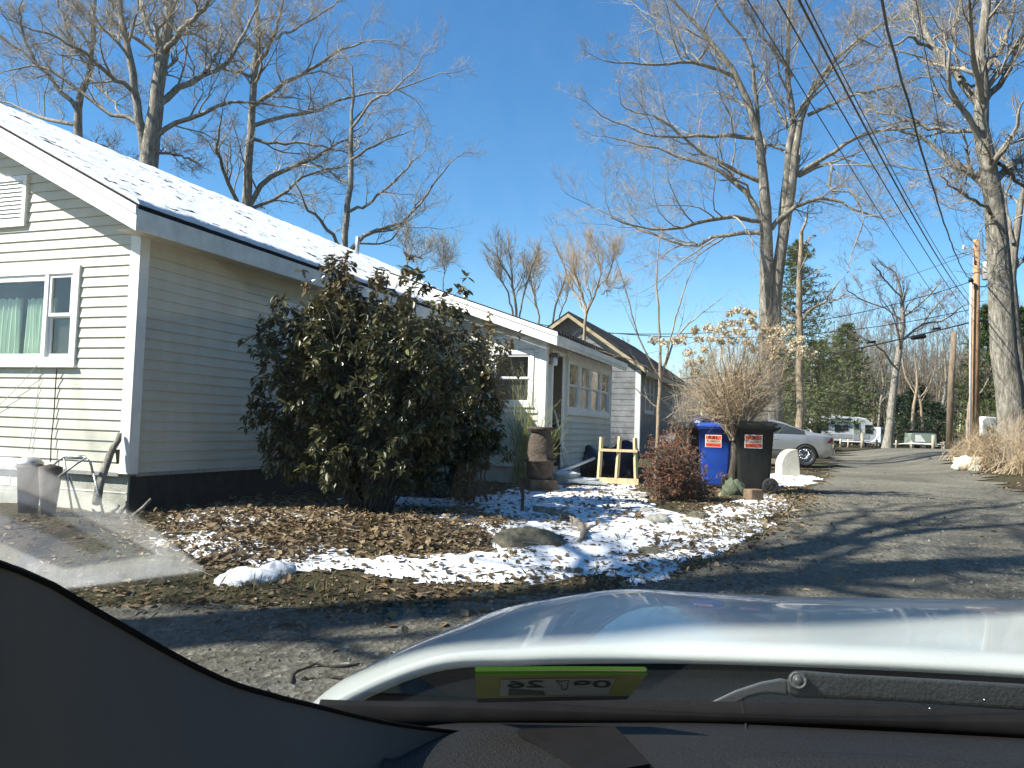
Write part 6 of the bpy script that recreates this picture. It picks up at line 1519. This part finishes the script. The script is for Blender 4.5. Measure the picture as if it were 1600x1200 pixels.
# windscreen glass, roof, left pillar, door frame: they shade the cabin
M['windscreen'] = glass_mat('windscreen', (.965, .975, .935), 1.5, 1.75, .06)
wsx = MB(); zw = lambda y: WP.z + (WP.y - y) * math.tan(math.radians(38)); wsx.quad(V(-.68, .80, zw(.80)), V(1.05, .80, zw(.80)), V(1.0, .19, zw(.19)), V(-.64, .19, zw(.19))); wsx.build('windscreen', M['windscreen'], own, world=True)
rf_ = MB(); rf_.grid([[V(x, y, z - .03 * abs((x - .2) / .85) ** 3) for x in np.linspace(-.70, 1.05, 12)] for y, z in ((.185, 1.495), (.08, 1.53), (-.6, 1.58), (-1.4, 1.57), (-1.9, 1.50))])
rf_.grid([[V(x, y, z - .04 * abs((x - .2) / .85) ** 3) for x in np.linspace(-.70, 1.05, 12)] for y, z in ((.185, 1.49), (.08, 1.49), (-.6, 1.53), (-1.4, 1.52), (-1.9, 1.48))][::-1]); rf_.build('roof', M['car_white'], own, world=True)
ap = MB(); ap.tube([V(-.69, .17, 1.49), V(-.76, .44, 1.215), V(-.74, .82, .97)], .026, 8); ap.build('screen_pillar', M['car_white'], own, world=True)
# sunlit patch painted pale on the dashboard's demister corner, seen mirrored in the windscreen
def mir(px, py, z):
    h = ws(px, py); d = ray(px, py); r = d - NRM * 2 * d.dot(NRM); t = (z - h.z) / r.z; return h + r * t
M['sunlit_pale'] = mat('sunlit_pale', (.90, .88, .76), .9, .5, 16, 0.2, 60)
M['vent_slot'] = mat('vent_slot', (.08, .085, .095), .8)
M['vent_grey'] = mat('vent_grey', (.27, .29, .33), .8, .1, 20)
q = MB(); q.add([mir(x, y, 1.020) for x, y in ((-60, 655), (0, 702), (110, 755), (215, 806), (322, 892), (100, 920), (40, 905), (-60, 860))], [tuple(range(8))]); dp = q.build('sunlit_dash_patch', M['sunlit_pale'], own, world=True)
q = MB(); q.add([mir(x, y, 1.0225) for x, y in ((-20, 748), (60, 778), (150, 820), (240, 866), (100, 889), (40, 866), (-20, 838))], [tuple(range(7))]); vg = q.build('vent_grille', M['vent_grey'], dp, world=True)
q = MB(); q.add([mir(x, y, 1.0245) for x, y in ((-20, 768), (70, 800), (170, 856), (142, 866), (60, 828), (-20, 795))], [tuple(range(6))]); q.build('vent_slot', M['vent_slot'], vg, world=True)
# inspection sticker on the glass, seen from behind
stk = bpy.data.objects.new('inspection_sticker', None); COL.objects.link(stk); stk.parent = own
def spoly(name, pts, off, m):
    q = MB(); q.add([ws(x, y, off) for x, y in pts], [tuple(range(len(pts)))]); return q.build(name, m, stk, world=True)
M['stk_green'] = mat('stk_green', (.27, .27, .10), .6, .1, 60); M['stk_edge'] = mat('stk_edge', (.12, .36, .03), .6); M['stk_panel'] = mat('stk_panel', (.33, .34, .33), .6, .05); M['stk_grey'] = mat('stk_grey', (.10, .095, .09), .6); M['stk_ink'] = mat('stk_ink', (.045, .05, .05), .6)
spoly('sticker_sheet', [(742, 1055), (880, 1053), (1012, 1053), (985, 1087), (880, 1088), (745, 1091)], .002, M['stk_green'])
spoly('sticker_edge', [(742, 1049), (880, 1048), (1008, 1049), (1012, 1052.8), (880, 1052.8), (742, 1054.8)], .002, M['stk_edge'])
spoly('sticker_foot', [(745, 1091.2), (880, 1088.2), (985, 1087.2), (979, 1093), (880, 1095), (745, 1098)], .002, M['stk_grey'])
spoly('sticker_panel', [(783, 1062), (880, 1060), (962, 1060), (950, 1085), (880, 1085.5), (780, 1088)], .003, M['stk_panel'])
spoly('sticker_bars', [(796, 1076), (850, 1080), (852, 1086), (794, 1087)], .0035, mat('bars', (.10, .11, .11), .6, .9, 900))
c1, c2_ = ws(812, 1070, .004), ws(946, 1068, .004); ux = (c2_ - c1).normalized(); vy = (ws(870, 1060, .004) - ws(870, 1080, .004)); vy = (vy - ux * vy.dot(ux)).normalized()
for s_, px, py, sz in (('26', 821, 1070, .023), ('09', 925, 1070, .023)):
    c = ws(px, py, .004); text_obj('sticker_figures', s_, sz, M['stk_ink'], stk, c - own.location, -ux, vy, .0001, sx=1.5)
q = MB(); pts = [ws(x, y, .004) for x, y in ((869, 1064), (876, 1065), (889, 1063), (887, 1070), (886, 1077), (878, 1077.5), (877, 1072), (869, 1064))]; q.tube(pts, .00045, 4); q.build('state_outline', M['stk_ink'], stk, world=True)
# ------------------------------------------------------------------ leaf litter, grass, gravel
def in_px(poly, X, Y):
    return in_poly(gpoly(poly), X, Y)
LEAFP = gpoly([(190, 812), (300, 795), (420, 775), (600, 798), (735, 800), (795, 815), (775, 850), (700, 862), (600, 872), (480, 885), (300, 885), (215, 850)])
r = np.random.default_rng(200)
def scatter(n, x0, x1, y0, y1, fn):
    X = r.uniform(x0, x1, n * 8); Y = r.uniform(y0, y1, n * 8); k = r.random(n * 8) < fn(X, Y); return X[k][:n], Y[k][:n]
def dens(X, Y):
    ld = poly_dist(LEAFP, X, Y); d = .85 * sstep(-.35, .15, ld) * (.35 + .65 * sstep(.35, .55, fbm(X * 1.6, Y * 1.6, 3)))
    rd = poly_dist(ROAD, X, Y)
    d = np.maximum(d, .32 * np.exp(-((rd + .25) / np.where(rd > -.25, .42, .32)) ** 2)); d = np.maximum(d, .055 * (rd < 0)); d = np.maximum(d, .006 * (rd > 0))
    d = np.maximum(d, .30 * (rd < .1) * sstep(.58, .70, fbm(X * 2.1 + 40, Y * 2.1, 3)))
    return d
X, Y = scatter(27000, -4.4, 5.2, 4.2, 17.5, dens)
X3, Y3 = scatter(900, 3.2, 7.5, 13, 22, lambda a, b: (poly_dist(ROAD, a, b) < .2) * .5)
X2, Y2 = scatter(2600, 7.2, 14.0, 11, 24, lambda a, b: (poly_dist(ROAD, a, b) < .25) * .6 * sstep(.35, .6, fbm(a * .9, b * .9, 3)))
X = np.r_[X, X2, X3]; Y = np.r_[Y, Y2, Y3]
Z = np.maximum(ground_z(X, Y), np.where(poly_dist(ROAD, X, Y) > -.1, road_z(X, Y), -9)); sf = snow_field(X, Y); Z = np.where((sf > -.03) & (poly_dist(ROAD, X, Y) < .02), snow_z(X, Y), Z) + .004 + .035 * r.random(len(X)) * (poly_dist(LEAFP, X, Y) > 0)
dv = r.normal(size=(len(X), 3)); dv[:, 2] = r.normal(size=len(X)) * .30 + .10
c = np.stack([X, Y, Z], -1)
Q, tone = blade_leaves(c, dv, .051 * (.6 + .9 * r.random((len(X), 1)) ** 1.5).ravel(), .72, r, np.clip(r.random(len(X)) * .75 + .3 * fbm(X * 1.2, Y * 1.2, 2) - .08, 0, 1))
tb = TB(); tb.quads(Q, tone); tag(tb.build('leaf_litter', M['dead_leaf'], None, smooth=False), 'brown oak leaves littering the ground, the snow and the road edge', 'leaves', None, 'stuff')
X, Y = scatter(3600, -3.4, 4.6, 4.2, 13, lambda a, b: np.maximum(.9 * np.exp(-((poly_dist(ROAD, a, b) + .30) / .30) ** 2) * sstep(.42, .6, fbm(a * 1.5 + 8, b * 1.5, 3)), .03 * (poly_dist(ROAD, a, b) < 0)))
c = np.stack([X, Y, ground_z(X, Y) - .005], -1); dv = r.normal(size=(len(X), 3)) * .55; dv[:, 2] = .8
tb = TB(); tb.quads(leaf_quads(c, .085, r, dirs=dv, aspect=.09), r.random(len(X))); tag(tb.build('grass', M['grass'], None, smooth=False), 'short yellow green grass tufts along the road edge', 'grass', None, 'stuff')
X, Y = scatter(6500, -3.5, 8, 3.2, 14, lambda a, b: (poly_dist(ROAD, a, b) > -.2) * (.12 + .5 * sstep(.5, .65, fbm(a * 1.1 + 3, b * 1.1, 3))))
n = len(X); th = np.linspace(0, 2 * np.pi, 5)[:-1]; s = .005 + .009 * r.random(n) ** 3; Z = road_z(X, Y)
ring = lambda k, zz: np.stack([X[:, None] + (s * k)[:, None] * np.cos(th + r.random((n, 1)) * 2)[:, :4], Y[:, None] + (s * k)[:, None] * np.sin(th)[None], np.repeat((Z + s * zz)[:, None], 4, 1)], -1)
lo_r = np.stack([X[:, None] + s[:, None] * np.cos(th)[None], Y[:, None] + s[:, None] * np.sin(th)[None], np.repeat((Z - .002)[:, None], 4, 1)], -1)
hi_r = np.stack([X[:, None] + .6 * s[:, None] * np.cos(th + .4)[None], Y[:, None] + .6 * s[:, None] * np.sin(th + .4)[None], np.repeat((Z + s * .9)[:, None], 4, 1)], -1)
tb = TB(); tone = r.random(n); tb.quads(hi_r, tone)
for k in range(4): tb.quads(np.stack([lo_r[:, k], lo_r[:, (k + 1) % 4], hi_r[:, (k + 1) % 4], hi_r[:, k]], 1), tone)
M['gravel'] = leaf_mat('gravel', [(0, (.08, .075, .065)), (.7, (.15, .14, .12)), (1, (.30, .29, .25))], .9, 0.0, .2)
tag(tb.build('gravel', M['gravel'], None, smooth=False), 'loose grey gravel scattered on the drive', 'gravel', None, 'stuff')

# fine twigs fallen among the leaves
X, Y = scatter(420, -4, 5, 4.8, 14, lambda a, b: np.maximum(.5 * sstep(-.3, .2, poly_dist(LEAFP, a, b)), .16 * (poly_dist(ROAD, a, b) < .1)))
n = len(X); az = r.uniform(0, 6.28, n); ln = r.uniform(.08, .38, n); s = np.linspace(-.5, .5, 5)[None]
PX_ = X[:, None] + ln[:, None] * np.cos(az)[:, None] * s + .012 * r.normal(size=(n, 5)); PY_ = Y[:, None] + ln[:, None] * np.sin(az)[:, None] * s + .012 * r.normal(size=(n, 5))
sfz = np.where((snow_field(PX_, PY_) > -.03) & (poly_dist(ROAD, PX_, PY_) < .02), snow_z(PX_, PY_), ground_z(PX_, PY_))
tb = TB(); tb.tubes(np.stack([PX_, PY_, sfz + .012 + .02 * r.random((n, 1))], -1), np.repeat(r.uniform(.0018, .0045, (n, 1)), 5, 1), 4)
tag(tb.build('litter', M['twig'], None), 'fine fallen twigs scattered among the leaves and snow', 'twigs', None, 'stuff')
